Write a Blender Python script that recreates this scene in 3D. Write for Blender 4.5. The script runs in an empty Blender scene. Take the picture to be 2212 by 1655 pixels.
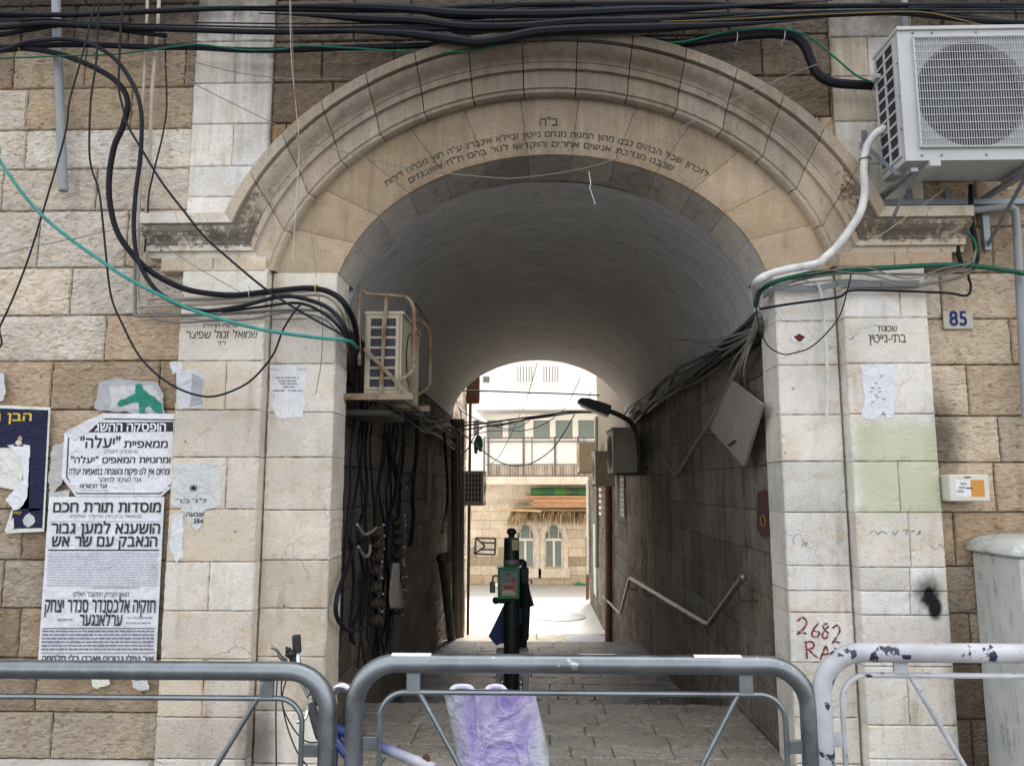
import bpy, math, random
import numpy as np
from mathutils import Vector, Matrix
random.seed(7)
RNG = np.random.default_rng(11)
SC = bpy.context.scene
COL = SC.collection

# ------------------------------------------------------------------ camera
FPX, CX, CY = 1650.0, 1106.0, 827.5            # the photo measured on a 2212 x 1655 grid
YAW, PITCH = math.atan(44 / 1650), math.atan(220 / 1650)
EYE = np.array([0.0, 0.0, 1.65])
FW = np.array([-math.sin(YAW) * math.cos(PITCH), math.cos(YAW) * math.cos(PITCH), math.sin(PITCH)])
RT = np.array([math.cos(YAW), math.sin(YAW), 0.0])
UP = np.cross(RT, FW)
cam_d = bpy.data.cameras.new("camera")
cam_d.sensor_width = 36.0
cam_d.lens = 36.0 * FPX / 2212.0
cam_d.clip_start, cam_d.clip_end = 0.05, 500.0
cam = bpy.data.objects.new("camera", cam_d)
COL.objects.link(cam)
cam.matrix_world = Matrix(((RT[0], UP[0], -FW[0], EYE[0]), (RT[1], UP[1], -FW[1], EYE[1]),
                           (RT[2], UP[2], -FW[2], EYE[2]), (0, 0, 0, 1)))
SC.camera = cam

# ------------------------------------------------------------------ light
SUN_EL, SUN_AZ = math.radians(64), math.radians(20)   # high, from beyond the building
world = bpy.data.worlds.new("World")
SC.world = world
world.use_nodes = True
wn = world.node_tree
sky = wn.nodes.new("ShaderNodeTexSky")
sky.sky_type = 'NISHITA'
sky.sun_disc = False
sky.sun_elevation = SUN_EL
sky.sun_rotation = SUN_AZ
sky.air_density = 1.0
sky.dust_density = 3.5
sky.ozone_density = 1.0
sky_hsv = wn.nodes.new("ShaderNodeHueSaturation")      # a milky, nearly white sky
sky_hsv.inputs["Saturation"].default_value = 0.22
wn.links.new(sky.outputs[0], sky_hsv.inputs["Color"])
wn.links.new(sky_hsv.outputs[0], wn.nodes["Background"].inputs[0])
wn.nodes["Background"].inputs[1].default_value = 0.12
sun_d = bpy.data.lights.new("sun", 'SUN')
sun_d.energy = 1.5
sun_d.angle = math.radians(12)
sun_d.color = (1.0, 0.95, 0.88)
sun = bpy.data.objects.new("sun", sun_d)
COL.objects.link(sun)
sun_dir = Vector((math.sin(SUN_AZ) * math.cos(SUN_EL), math.cos(SUN_AZ) * math.cos(SUN_EL), math.sin(SUN_EL)))
sun.rotation_euler = sun_dir.to_track_quat('Z', 'Y').to_euler()
SC.view_settings.view_transform = 'Standard'
SC.view_settings.look = 'None'
SC.view_settings.gamma = 1.0
SC.view_settings.exposure = 2.42
SC.render.engine = 'CYCLES'
SC.cycles.max_bounces = 8
SC.cycles.diffuse_bounces = 6

# ------------------------------------------------------------------ measuring
def _ray(x, y):
    return FW * FPX + RT * (x - CX) + UP * (CY - y)
def P(x, y, Y):
    d = _ray(x, y); return EYE + d * (Y / d[1])
def PX(x, y, X):
    d = _ray(x, y); return EYE + d * (X / d[0])
def PZ(x, y, Z):
    d = _ray(x, y); return EYE + d * ((Z - EYE[2]) / d[2])
def WX(x, y, Y): return float(P(x, y, Y)[0])
def WZ(x, y, Y): return float(P(x, y, Y)[2])

# ------------------------------------------------------------------ numeric noise
def _hash(i, j, s):
    n = (i * 374761393 + j * 668265263 + s * 1442695041) & 0xffffffff
    n = ((n ^ (n >> 13)) * 1274126177) & 0xffffffff
    return ((n ^ (n >> 16)) & 0xffff) / 65535.0
def vnoise(x, y, s=0):
    x = np.asarray(x, float); y = np.asarray(y, float)
    i = np.floor(x).astype(np.int64); j = np.floor(y).astype(np.int64)
    u = x - i; v = y - j
    u = u * u * (3 - 2 * u); v = v * v * (3 - 2 * v)
    a = _hash(i, j, s); b = _hash(i + 1, j, s); c = _hash(i, j + 1, s); d = _hash(i + 1, j + 1, s)
    return (a * (1 - u) + b * u) * (1 - v) + (c * (1 - u) + d * u) * v
def fbm(x, y, s=0, o=3):
    t = 0; a = 1; w = 0
    for k in range(o):
        t = t + a * vnoise(x * 2 ** k, y * 2 ** k, s + k); w += a; a *= 0.5
    return t / w

# ------------------------------------------------------------------ mesh builder
def frame_of(t):
    t = np.asarray(t, float); t = t / (np.linalg.norm(t) + 1e-12)
    a = np.array([0, 0, 1.0]) if abs(t[2]) < 0.9 else np.array([1.0, 0, 0])
    u = np.cross(a, t); u /= np.linalg.norm(u)
    return u, np.cross(t, u)
def spline(pts, n=8):
    p = np.array(pts, float)
    if len(p) < 3: return p
    q = np.vstack([2 * p[0] - p[1], p, 2 * p[-1] - p[-2]])
    out = []
    for i in range(1, len(q) - 2):
        a, b, c, d = q[i - 1], q[i], q[i + 1], q[i + 2]
        for k in range(n):
            t = k / n
            out.append(0.5 * (2 * b + (c - a) * t + (2 * a - 5 * b + 4 * c - d) * t * t + (3 * b - a - 3 * c + d) * t ** 3))
    out.append(q[-2])
    return np.array(out)
class MB:
    def __init__(s):
        s.v = []; s.f = []; s.c = []; s.n = 0; s.col = (1, 1, 1)
    def add(s, V, Fc, col=None):
        V = np.asarray(V, float).reshape(-1, 3)
        s.v.append(V)
        c = np.array(col if col is not None else s.col, float)
        c = np.tile(c, (len(V), 1)) if c.ndim == 1 else c
        s.c.append(np.hstack([c, np.ones((len(c), 1))]) if c.shape[1] == 3 else c)
        for q in Fc: s.f.append([i + s.n for i in q])
        s.n += len(V)
        return s
    def box(s, a, b, col=None, ch=0.0):
        (x0, y0, z0), (x1, y1, z1) = np.minimum(a, b), np.maximum(a, b)
        if ch <= 0:
            V = [(x, y, z) for z in (z0, z1) for y in (y0, y1) for x in (x0, x1)]
            return s.add(V, [(0, 2, 3, 1), (4, 5, 7, 6), (0, 1, 5, 4), (2, 6, 7, 3), (0, 4, 6, 2), (1, 3, 7, 5)], col)
        ch = min(ch, (x1 - x0) * .45, (y1 - y0) * .45, (z1 - z0) * .45)
        V = []; idx = {}
        for ix in (0, 1):
            for iy in (0, 1):
                for iz in (0, 1):
                    X = (x0, x1)[ix]; Y = (y0, y1)[iy]; Z = (z0, z1)[iz]
                    dx = ch * (1 - 2 * ix); dy = ch * (1 - 2 * iy); dz = ch * (1 - 2 * iz)
                    idx[ix, iy, iz] = (len(V), len(V) + 1, len(V) + 2)
                    V += [(X, Y + dy, Z + dz), (X + dx, Y, Z + dz), (X + dx, Y + dy, Z)]
        Fc = []
        for k in (0, 1):
            Fc.append([idx[k, a_, b_][0] for a_, b_ in ((0, 0), (0, 1), (1, 1), (1, 0))][::(1 if k == 0 else -1)])
            Fc.append([idx[a_, k, b_][1] for a_, b_ in ((0, 0), (1, 0), (1, 1), (0, 1))][::(1 if k == 0 else -1)])
            Fc.append([idx[a_, b_, k][2] for a_, b_ in ((0, 0), (0, 1), (1, 1), (1, 0))][::(1 if k == 0 else -1)])
        def sgn(q, inv): return q[::-1] if inv else q
        for i in (0, 1):
            for j in (0, 1):
                inv = (i + j) % 2 == 1
                Fc.append(sgn([idx[i, j, 0][0], idx[i, j, 0][1], idx[i, j, 1][1], idx[i, j, 1][0]], inv))
                Fc.append(sgn([idx[i, 0, j][2], idx[i, 0, j][0], idx[i, 1, j][0], idx[i, 1, j][2]], inv))
                Fc.append(sgn([idx[0, i, j][1], idx[0, i, j][2], idx[1, i, j][2], idx[1, i, j][1]], inv))
                for k in (0, 1):
                    q = list(idx[i, j, k])
                    Fc.append(sgn(q, (i + j + k) % 2 == 0))
        return s.add(V, Fc, col)
    def obox(s, c, ax, ay, az, h, col=None):
        """oriented box: centre, three axes, half sizes"""
        c = np.asarray(c, float); A = [np.asarray(a, float) for a in (ax, ay, az)]
        V = [c + A[0] * h[0] * i + A[1] * h[1] * j + A[2] * h[2] * k for k in (-1, 1) for j in (-1, 1) for i in (-1, 1)]
        return s.add(V, [(0, 2, 3, 1), (4, 5, 7, 6), (0, 1, 5, 4), (2, 6, 7, 3), (0, 4, 6, 2), (1, 3, 7, 5)], col)
    def bar(s, p, q, w, t, up=(0, 0, 1), col=None):
        p = np.asarray(p, float); q = np.asarray(q, float); d = q - p; L = np.linalg.norm(d); d /= L
        u = np.cross(np.asarray(up, float), d)
        if np.linalg.norm(u) < 1e-3: u = np.cross((1, 0, 0), d)
        u /= np.linalg.norm(u); w2 = np.cross(d, u)
        return s.obox((p + q) / 2, d, u, w2, (L / 2, w / 2, t / 2), col)
    def tube(s, pts, r, seg=8, cap=True, col=None, closed=False, wob=0.0):
        p = np.asarray(pts, float); n = len(p)
        rr = np.full(n, r) if np.isscalar(r) else np.asarray(r, float)
        T = np.gradient(p, axis=0) if not closed else np.roll(p, -1, 0) - np.roll(p, 1, 0)
        u, w = frame_of(T[0]); V = []
        for i in range(n):
            t = T[i] / (np.linalg.norm(T[i]) + 1e-12)
            u = u - t * np.dot(u, t); u /= (np.linalg.norm(u) + 1e-12); w = np.cross(t, u)
            for k in range(seg):
                a = 2 * math.pi * k / seg
                V.append(p[i] + (u * math.cos(a) + w * math.sin(a)) * rr[i])
        Fc = [(i * seg + k, i * seg + (k + 1) % seg, (i + 1) * seg + (k + 1) % seg, (i + 1) * seg + k) for i in range(n - 1) for k in range(seg)]
        if closed:
            Fc += [((n - 1) * seg + k, (n - 1) * seg + (k + 1) % seg, (k + 1) % seg, k) for k in range(seg)]
        elif cap:
            Fc += [tuple(range(seg))[::-1], tuple((n - 1) * seg + k for k in range(seg))]
        return s.add(V, Fc, col)
    def cyl(s, p, q, r, seg=16, r2=None, col=None):
        return s.tube([p, q], [r, r if r2 is None else r2], seg, True, col)
    def lathe(s, prof, c=(0, 0, 0), ax=(0, 0, 1), seg=20, col=None):
        c = np.asarray(c, float); ax = np.asarray(ax, float); u, w = frame_of(ax); V = []
        for r, h in prof:
            for k in range(seg):
                a = 2 * math.pi * k / seg
                V.append(c + ax * h + (u * math.cos(a) + w * math.sin(a)) * r)
        n = len(prof)
        Fc = [(i * seg + k, i * seg + (k + 1) % seg, (i + 1) * seg + (k + 1) % seg, (i + 1) * seg + k) for i in range(n - 1) for k in range(seg)]
        Fc += [tuple(range(seg))[::-1], tuple((n - 1) * seg + k for k in range(seg))]
        return s.add(V, Fc, col)
    def ball(s, c, r, seg=12, ring=8, sc=(1, 1, 1), col=None):
        V = []; c = np.asarray(c, float)
        for i in range(1, ring):
            th = math.pi * i / ring
            for k in range(seg):
                a = 2 * math.pi * k / seg
                V.append(c + np.array([math.sin(th) * math.cos(a) * sc[0], math.sin(th) * math.sin(a) * sc[1], math.cos(th) * sc[2]]) * r)
        V += [c + np.array([0, 0, r * sc[2]]), c - np.array([0, 0, r * sc[2]])]
        t = len(V) - 2
        Fc = [(i * seg + k, (i + 1) * seg + k, (i + 1) * seg + (k + 1) % seg, i * seg + (k + 1) % seg) for i in range(ring - 2) for k in range(seg)]
        Fc += [(t, k, (k + 1) % seg) for k in range(seg)] + [(t + 1, (ring - 2) * seg + (k + 1) % seg, (ring - 2) * seg + k) for k in range(seg)]
        return s.add(V, Fc, col)
    def prism(s, poly, d, col=None):
        """poly: 3-D outline, d: extrusion vector"""
        p = np.asarray(poly, float); n = len(p); d = np.asarray(d, float)
        V = np.vstack([p, p + d])
        Fc = [tuple(range(n)), tuple(range(2 * n - 1, n - 1, -1))] + [(i, i + n, (i + 1) % n + n, (i + 1) % n) for i in range(n)]
        return s.add(V, Fc, col)
    def grid(s, V, nu, nv, col=None, flip=False):
        Fc = [(i * nv + j, i * nv + j + 1, (i + 1) * nv + j + 1, (i + 1) * nv + j) for i in range(nu - 1) for j in range(nv - 1)]
        if flip: Fc = [q[::-1] for q in Fc]
        return s.add(V, Fc, col)
    def build(s, name, mat, parent=None, smooth=False, origin=None):
        V = np.vstack(s.v); Cc = np.vstack(s.c)
        off = np.zeros(3)
        if parent is not None: off = np.array(parent["_w"])
        elif origin is not None: off = np.array(origin, float)
        me = bpy.data.meshes.new(name)
        me.from_pydata((V - off).tolist(), [], s.f)
        at = me.attributes.new("Col", 'FLOAT_COLOR', 'POINT')
        at.data.foreach_set("color", Cc.ravel().astype(np.float32))
        me.materials.append(mat)
        if smooth:
            me.polygons.foreach_set("use_smooth", [True] * len(me.polygons))
            try: me.set_sharp_from_angle(angle=math.radians(38))
            except Exception: pass
        me.update()
        o = bpy.data.objects.new(name, me)
        COL.objects.link(o)
        if parent is not None:
            o.parent = parent
            o["_w"] = list(parent["_w"])
        else:
            o.location = off; o["_w"] = list(off)
        return o
def tag(o, label=None, cat=None, group=None, kind=None):
    if label: o["label"] = label
    if cat: o["category"] = cat
    if group: o["group"] = group
    if kind: o["kind"] = kind
    return o
def thing(name, label, cat, loc=(0, 0, 0), group=None):
    o = bpy.data.objects.new(name, None)
    COL.objects.link(o); o.location = loc; o["_w"] = [float(a) for a in loc]
    o.empty_display_size = 0.1
    return tag(o, label, cat, group)
def dup(root, delta, label=None, group=None):
    def cp(o, par):
        c = o.copy(); COL.objects.link(c); c.parent = par
        for ch in o.children: cp(ch, c)
        return c
    r = cp(root, None)
    r.location = Vector(root.location) + Vector(delta)
    if label: r["label"] = label
    if group: r["group"] = group
    return r

# ------------------------------------------------------------------ materials
def S(r, g, b):
    """8-bit display colour -> linear"""
    def l(c):
        c /= 255.0
        return c / 12.92 if c <= .04045 else ((c + .055) / 1.055) ** 2.4
    return (l(r), l(g), l(b))
class NT:
    def __init__(s, name):
        s.m = bpy.data.materials.new(name); s.m.use_nodes = True
        s.t = s.m.node_tree; s.b = s.t.nodes["Principled BSDF"]
        s.out = s.t.nodes["Material Output"]
        g = s.t.nodes.new("ShaderNodeNewGeometry"); s.pos = g.outputs["Position"]
    def n(s, ty, **k):
        o = s.t.nodes.new(ty)
        for a, v in k.items(): setattr(o, a, v)
        return o
    def l(s, a, b): s.t.links.new(a, b)
    def val(s, sock, v):
        if hasattr(v, "is_output"): s.l(v, sock)
        else: sock.default_value = v
    def noise(s, scale, detail=3, rough=.55, dist=0, vec=None):
        o = s.n("ShaderNodeTexNoise"); o.inputs["Scale"].default_value = scale
        o.inputs["Detail"].default_value = detail; o.inputs["Roughness"].default_value = rough
        o.inputs["Distortion"].default_value = dist
        s.l(vec if vec is not None else s.pos, o.inputs["Vector"]); return o.outputs[0]
    def vor(s, scale, feat='F1', vec=None):
        o = s.n("ShaderNodeTexVoronoi", feature=feat); o.inputs["Scale"].default_value = scale
        s.l(vec if vec is not None else s.pos, o.inputs["Vector"]); return o.outputs[0]
    def scaled(s, sc, loc=(0, 0, 0)):
        o = s.n("ShaderNodeMapping"); o.inputs["Scale"].default_value = sc; o.inputs["Location"].default_value = loc
        s.l(s.pos, o.inputs["Vector"]); return o.outputs[0]
    def mr(s, v, a, b, c=0, d=1, smooth=False):
        o = s.n("ShaderNodeMapRange"); o.clamp = True
        if smooth: o.interpolation_type = 'SMOOTHSTEP'
        s.l(v, o.inputs[0])
        for i, q in zip((1, 2, 3, 4), (a, b, c, d)): o.inputs[i].default_value = q
        return o.outputs[0]
    def math(s, op, a, b=0.0, c=0.0):
        o = s.n("ShaderNodeMath", operation=op)
        s.val(o.inputs[0], a); s.val(o.inputs[1], b); s.val(o.inputs[2], c)
        return o.outputs[0]
    def mix(s, f, a, b, mode='MIX'):
        o = s.n("ShaderNodeMix", data_type='RGBA', blend_type=mode); o.clamp_factor = True
        s.val(o.inputs[0], f)
        for k, q in ((6, a), (7, b)):
            if hasattr(q, "is_output"): s.l(q, o.inputs[k])
            else: o.inputs[k].default_value = (*q, 1) if len(q) == 3 else q
        return o.outputs[2]
    def gray(s, v):
        o = s.n("ShaderNodeCombineColor")
        for i in range(3): s.l(v, o.inputs[i])
        return o.outputs[0]
    def attr(s, out="Color"):
        o = s.n("ShaderNodeAttribute"); o.attribute_name = "Col"; return o.outputs[out]
    def mixvec(s, k):
        n_ = s.n('ShaderNodeTexNoise'); n_.inputs['Scale'].default_value = 5; n_.inputs['Detail'].default_value = 4; s.l(s.pos, n_.inputs['Vector'])
        a = s.n('ShaderNodeVectorMath', operation='MULTIPLY_ADD'); s.l(n_.outputs['Color'], a.inputs[0]); a.inputs[1].default_value = (k * 3,) * 3; s.l(s.pos, a.inputs[2])
        return a.outputs[0]
    def xyz(s):
        o = s.n("ShaderNodeSeparateXYZ"); s.l(s.pos, o.inputs[0]); return o.outputs
    def bump(s, h, strength=.5, dist=.01, prev=None):
        o = s.n("ShaderNodeBump"); o.inputs["Strength"].default_value = strength; o.inputs["Distance"].default_value = dist
        s.l(h, o.inputs["Height"])
        if prev is not None: s.l(prev, o.inputs["Normal"])
        return o.outputs[0]
    def done(s, col, rough=.8, metal=0.0, normal=None, spec=.3):
        if hasattr(col, "is_output"): s.l(col, s.b.inputs["Base Color"])
        else: s.b.inputs["Base Color"].default_value = (*col, 1)
        s.val(s.b.inputs["Roughness"], rough); s.val(s.b.inputs["Metallic"], metal)
        s.b.inputs["Specular IOR Level"].default_value = spec
        if normal is not None: s.l(normal, s.b.inputs["Normal"])
        return s.m
    def blob(s, cx, cz, rx, rz, edge=.35, nz=None):
        """soft ellipse in the wall plane (x, z), its rim broken up by noise"""
        x, y, z = s.xyz()
        a = s.math('MULTIPLY', s.math('SUBTRACT', x, cx), 1 / rx)
        b = s.math('MULTIPLY', s.math('SUBTRACT', z, cz), 1 / rz)
        d = s.math('SQRT', s.math('ADD', s.math('MULTIPLY', a, a), s.math('MULTIPLY', b, b)))
        if nz is not None: d = s.math('ADD', d, s.math('MULTIPLY', s.math('SUBTRACT', nz, .5), 1.1))
        return s.mr(d, 1 - edge, 1 + edge, 1, 0, True)

def stone(name, pit=.5, pitscale=55, chisel=False, soot=False, base=None, bump=.6, rough=.88, moss=False, extra=None, spec=.25, holes=False, fine_k=.13, tool=False):
    t = NT(name)
    c = t.attr() if base is None else base
    big = t.noise(2.2, 4, .6)
    c = t.mix(1.0, c, t.gray(t.mr(big, .25, .75, .80, 1.14)), 'MULTIPLY')
    mid = t.noise(14, 5, .65, .6)
    c = t.mix(t.mr(mid, .45, .75, 0, .5), c, t.mix(1.0, c, (1.10, 1.0, .84), 'MULTIPLY'))
    c = t.mix(t.mr(t.noise(5.5, 4, .65, .8), .50, .70, 0, .55), c, t.mix(1.0, c, (.86, .72, .56), 'MULTIPLY'))
    fine = t.noise(pitscale * 2.2, 4, .7)
    c = t.mix(1.0, c, t.gray(t.mr(fine, .25, .75, 1 - fine_k, 1 + fine_k * .8)), 'MULTIPLY')
    tv = None
    if tool:                                                # slanting marks of the punch
        mp = t.n('ShaderNodeMapping'); mp.inputs['Rotation'].default_value = (0, math.radians(38), 0); mp.inputs['Scale'].default_value = (.42, 1, 1.25); t.l(t.pos, mp.inputs['Vector']); tv = mp.outputs[0]
    pv = t.noise(pitscale, 3, .6, .8, tv)
    pm = t.mr(pv, .33, .43, 1, 0)
    patch = t.mr(t.noise(4.5, 2), .4, .62)
    pm2 = t.math('MULTIPLY', pm, t.mr(t.noise(6, 2), .3, .6, .35, 1))
    c = t.mix(t.math('MULTIPLY', pm2, pit), c, t.mix(1.0, c, (.38, .31, .25), 'MULTIPLY'))
    # runs of grey-brown dirt down the face
    st = t.noise(1, 4, .6, .2, t.scaled((9, 9, .9)))
    c = t.mix(t.math('MULTIPLY', t.mr(st, .53, .72, 0, .70), patch), c, t.mix(1.0, c, (.55, .50, .44), 'MULTIPLY'))
    if soot:  # soot and stain blobs, then painted shade over the arch crown
        nz = t.noise(5, 5, .65, .5)
        drip = t.noise(1, 4, .7, .1, t.scaled((16, 16, 1.2)))
        m = t.math('MAXIMUM', t.blob(.35, 4.95, 1.75, .55, .5, drip), t.blob(-3.2, 4.9, 1.6, .35, .5, nz))
        m = t.math('MAXIMUM', m, t.blob(2.9, 4.95, 1.2, .42, .5, nz))
        for q in ((2.47, 1.90, .10, .26), (2.50, .30, .12, .60), (-1.60, .15, .10, .22)): m = t.math('MAXIMUM', m, t.math('MULTIPLY', t.blob(*q, .7, nz), .8))
        c = t.mix(t.math('MULTIPLY', m, .9), c, (.026, .022, .018))
        crown_shade = t.blob(.15, 4.75, 2.2, 1.05, .55, drip)  # broad tint paints the dimmer light at the crown into the stone
        c = t.mix(t.math('MULTIPLY', crown_shade, .66), c, (.088, .074, .057))
    if holes:
        vd = t.vor(6.5); hm = t.math('MULTIPLY', t.mr(t.math('ADD', vd, t.math('MULTIPLY', t.noise(60, 3), .10)), .085, .115, 1, 0), t.mr(t.noise(2.3, 2), .48, .56))
        c = t.mix(t.math('MULTIPLY', hm, .75), c, (.06, .05, .042))
        ck = t.n('ShaderNodeTexVoronoi', feature='DISTANCE_TO_EDGE'); ck.inputs['Scale'].default_value = 1.7; t.l(t.mixvec(.10), ck.inputs['Vector'])
        km = t.math('MULTIPLY', t.mr(ck.outputs[0], .0025, .006, 1, 0), t.mr(t.noise(1.6, 3), .54, .60))
        c = t.mix(t.math('MULTIPLY', km, .6), c, (.10, .085, .07))
    if moss:
        # black growth; the mesh says where it sits (alpha), noise breaks it up
        mw = t.math('SUBTRACT', 1.0, t.attr("Alpha"))
        mn = t.math('ADD', t.math('MULTIPLY', t.mr(t.noise(9, 4, .7, .5), .3, .7), .65), t.math('MULTIPLY', t.mr(t.noise(40, 4, .75), .3, .7), .35))
        m = t.mr(t.math('SUBTRACT', t.math('MULTIPLY', mw, .66), mn), -.10, .10)
        c = t.mix(t.math('MULTIPLY', m, .72), c, (.040, .030, .019))
    if extra is not None: c = extra(t, c)
    h = t.math('ADD', t.math('MULTIPLY', fine, .5), t.math('MULTIPLY', t.mr(pv, .3, .55), 1.0))
    if chisel:
        w = t.noise(1, 3, .6, .3, t.scaled((70, 70, 190)))
        h = t.math('ADD', h, t.math('MULTIPLY', w, .9))
    return t.done(c, rough, 0, t.bump(h, bump, .008), spec)

def simple(name, col, rough=.6, metal=0.0, var=.25, scale=20, bump=0.0, bscale=80, dirt=None, spec=.4, attr=False):
    t = NT(name)
    c = t.attr() if attr else col
    nz = t.noise(scale, 4, .6)
    c = t.mix(1.0, c if attr else (*col, 1), t.gray(t.mr(nz, .25, .75, 1 - var, 1 + var * .6)), 'MULTIPLY')
    if dirt:
        dn = t.noise(dirt[1], 5, .68, .4)
        c = t.mix(t.mr(dn, dirt[2], dirt[2] + .14), c, dirt[0])
    nm = t.bump(t.noise(bscale, 4, .6), bump, .004) if bump else None
    return t.done(c, t.mr(nz, .2, .8, max(rough - .12, .05), min(rough + .12, 1)), metal, nm, spec)
# ------------------------------------------------------------------ block masonry
def block(mb, fr, u0, u1, v0, v1, depth, col, amp=.0075, edge=.010, cell=.014, keep=None, seed=0, nsc=21, bulge=.005, gap=.003):
    """one stone laid in the frame fr=(origin, U, V, N); the face bulges along N"""
    O, U, V, N = fr
    u0 += gap; u1 -= gap; v0 += gap; v1 -= gap
    if u1 - u0 < .01 or v1 - v0 < .01: return
    nu = max(3, int(round((u1 - u0) / cell)) + 1); nv = max(3, int(round((v1 - v0) / cell)) + 1)
    us = np.linspace(u0, u1, nu); vs = np.linspace(v0, v1, nv)
    us[1] = u0 + min(.007, (us[2] - u0) * .5); us[-2] = u1 - min(.007, (u1 - us[-3]) * .5)
    vs[1] = v0 + min(.007, (vs[2] - v0) * .5); vs[-2] = v1 - min(.007, (v1 - vs[-3]) * .5)
    A, B = np.meshgrid(us, vs, indexing='ij')
    e = np.minimum(np.minimum(A - u0, u1 - A), np.minimum(B - v0, v1 - B))
    h = (fbm(A * nsc, B * nsc, seed, 3) - .5) * 2 * amp + (fbm(A * nsc * 3.4, B * nsc * 3.4, seed + 9, 2) - .5) * amp
    h = h + bulge * np.clip(e / .035, 0, 1)
    chip = vnoise(A * 38, B * 38, seed + 5)
    rim = edge * np.clip(1 - e / (.005 + .05 * np.clip(chip - .72, 0, 1)), 0, 1) * (.55 + .9 * chip)
    h = h - rim
    wob = (chip - .5) * .004 * (e < 1e-6)
    Pn = O + A[..., None] * U + B[..., None] * V + h[..., None] * N + wob[..., None] * (U + V)
    W = Pn.reshape(-1, 3)
    Fc = []
    flip = np.dot(np.cross(U, V), N) < 0
    ok = np.ones((nu, nv), bool) if keep is None else keep(A, B)
    if not ok.any(): return
    for i in range(nu - 1):
        for j in range(nv - 1):
            if ok[i, j] or ok[i + 1, j] or ok[i, j + 1] or ok[i + 1, j + 1]:
                q = (i * nv + j, (i + 1) * nv + j, (i + 1) * nv + j + 1, i * nv + j + 1)
                Fc.append(q[::-1] if flip else q)
    ring = [i * nv for i in range(nu)] + [(nu - 1) * nv + j for j in range(1, nv)] + [i * nv + nv - 1 for i in range(nu - 2, -1, -1)] + [j for j in range(nv - 2, 0, -1)]
    if keep is None or ok.all():
        k = len(ring); base = len(W)
        W = np.vstack([W, W[ring] - N * depth])
        for a in range(k):
            b = (a + 1) % k
            q = (ring[a], base + a, base + b, ring[b])
            Fc.append(q[::-1] if flip else q)
    c = np.array(col, float)
    mb.add(W, Fc, c)

VX, VY, VZ = np.array([1., 0, 0]), np.array([0, 1., 0]), np.array([0, 0, 1.])
def fr_front(Y): return (np.array([0, Y, 0.]), VX, VZ, -VY)
def tint(c, s=.06):
    k = 1 + RNG.normal(0, s * .8); w = RNG.normal(.004, s * .22)
    return (c[0] * k * (1 + w), c[1] * k, c[2] * k * (1 - w))
def alb(r, g, b, k=.86, sat=.85):
    m = (r + g + b) / 3; r, g, b = (m + (q - m) * sat for q in (r, g, b)); q = S(r, g, b); return (q[0] * k, q[1] * k, q[2] * k)
PALE, CREAM, TAN, BROWN, ORANGE, GREY = alb(222, 210, 194), alb(232, 225, 212), alb(200, 174, 142, sat=.78), alb(164, 141, 116, sat=.78), alb(194, 156, 112, sat=.78), alb(182, 167, 146, sat=.9)
BROWN2, TAN2, PALE2 = alb(186, 160, 128, sat=.78), alb(214, 191, 161, sat=.78), alb(234, 217, 193, sat=.78)
WHITE = alb(236, 232, 225)

def lay(mb, fr, rows, ua, ub, cols, lo=.35, hi=.75, joints=None, depth=.06, keep=None, **k):
    """courses between the heights in rows; joints[i] fixes the upright joints of course i"""
    for i in range(len(rows) - 1):
        v0, v1 = rows[i], rows[i + 1]
        cuts = [ua]; j = sorted(q for q in (joints or {}).get(i, ()) if ua < q < ub)
        fixed = bool(joints and i in joints)
        if fixed: cuts += j
        last = cuts[-1]
        if not fixed:
            last = ua + RNG.uniform(.12, hi)
            while last < ub - .14:
                cuts.append(last); last += RNG.uniform(lo, hi)
        cuts.append(ub)
        cl = cols[i] if isinstance(cols, dict) and i in cols else (cols.get('*') if isinstance(cols, dict) else cols)
        for a, b in zip(cuts[:-1], cuts[1:]):
            c = cl[RNG.integers(len(cl))]
            block(mb, fr, a, b, v0, v1, depth, tint(c), keep=keep, seed=int(RNG.integers(1, 90000)), **k)

ACX, AA, AB, AZ = .12, 1.39, 1.03, 2.73            # the arch: centre, half width, rise, springing
def arch_t(x, z):
    """distance outside the intrados, measured along concentric ellipses"""
    lo = np.full(np.shape(x), -1.2); hi = np.full(np.shape(x), 6.0)
    dx = np.abs(np.asarray(x) - ACX); dz = np.maximum(np.asarray(z) - AZ, 0)
    for _ in range(26):
        m = (lo + hi) / 2
        f = (dx / (AA + m)) ** 2 + (dz / (AB + m).clip(1e-3)) ** 2
        lo = np.where(f > 1, m, lo); hi = np.where(f > 1, hi, m)
    return (lo + hi) / 2

gate = thing("stone_gatehouse", "old limestone building with a moulded archway over a passage, its joints dark with soot", "building", (ACX, 4.75, 0))

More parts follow.
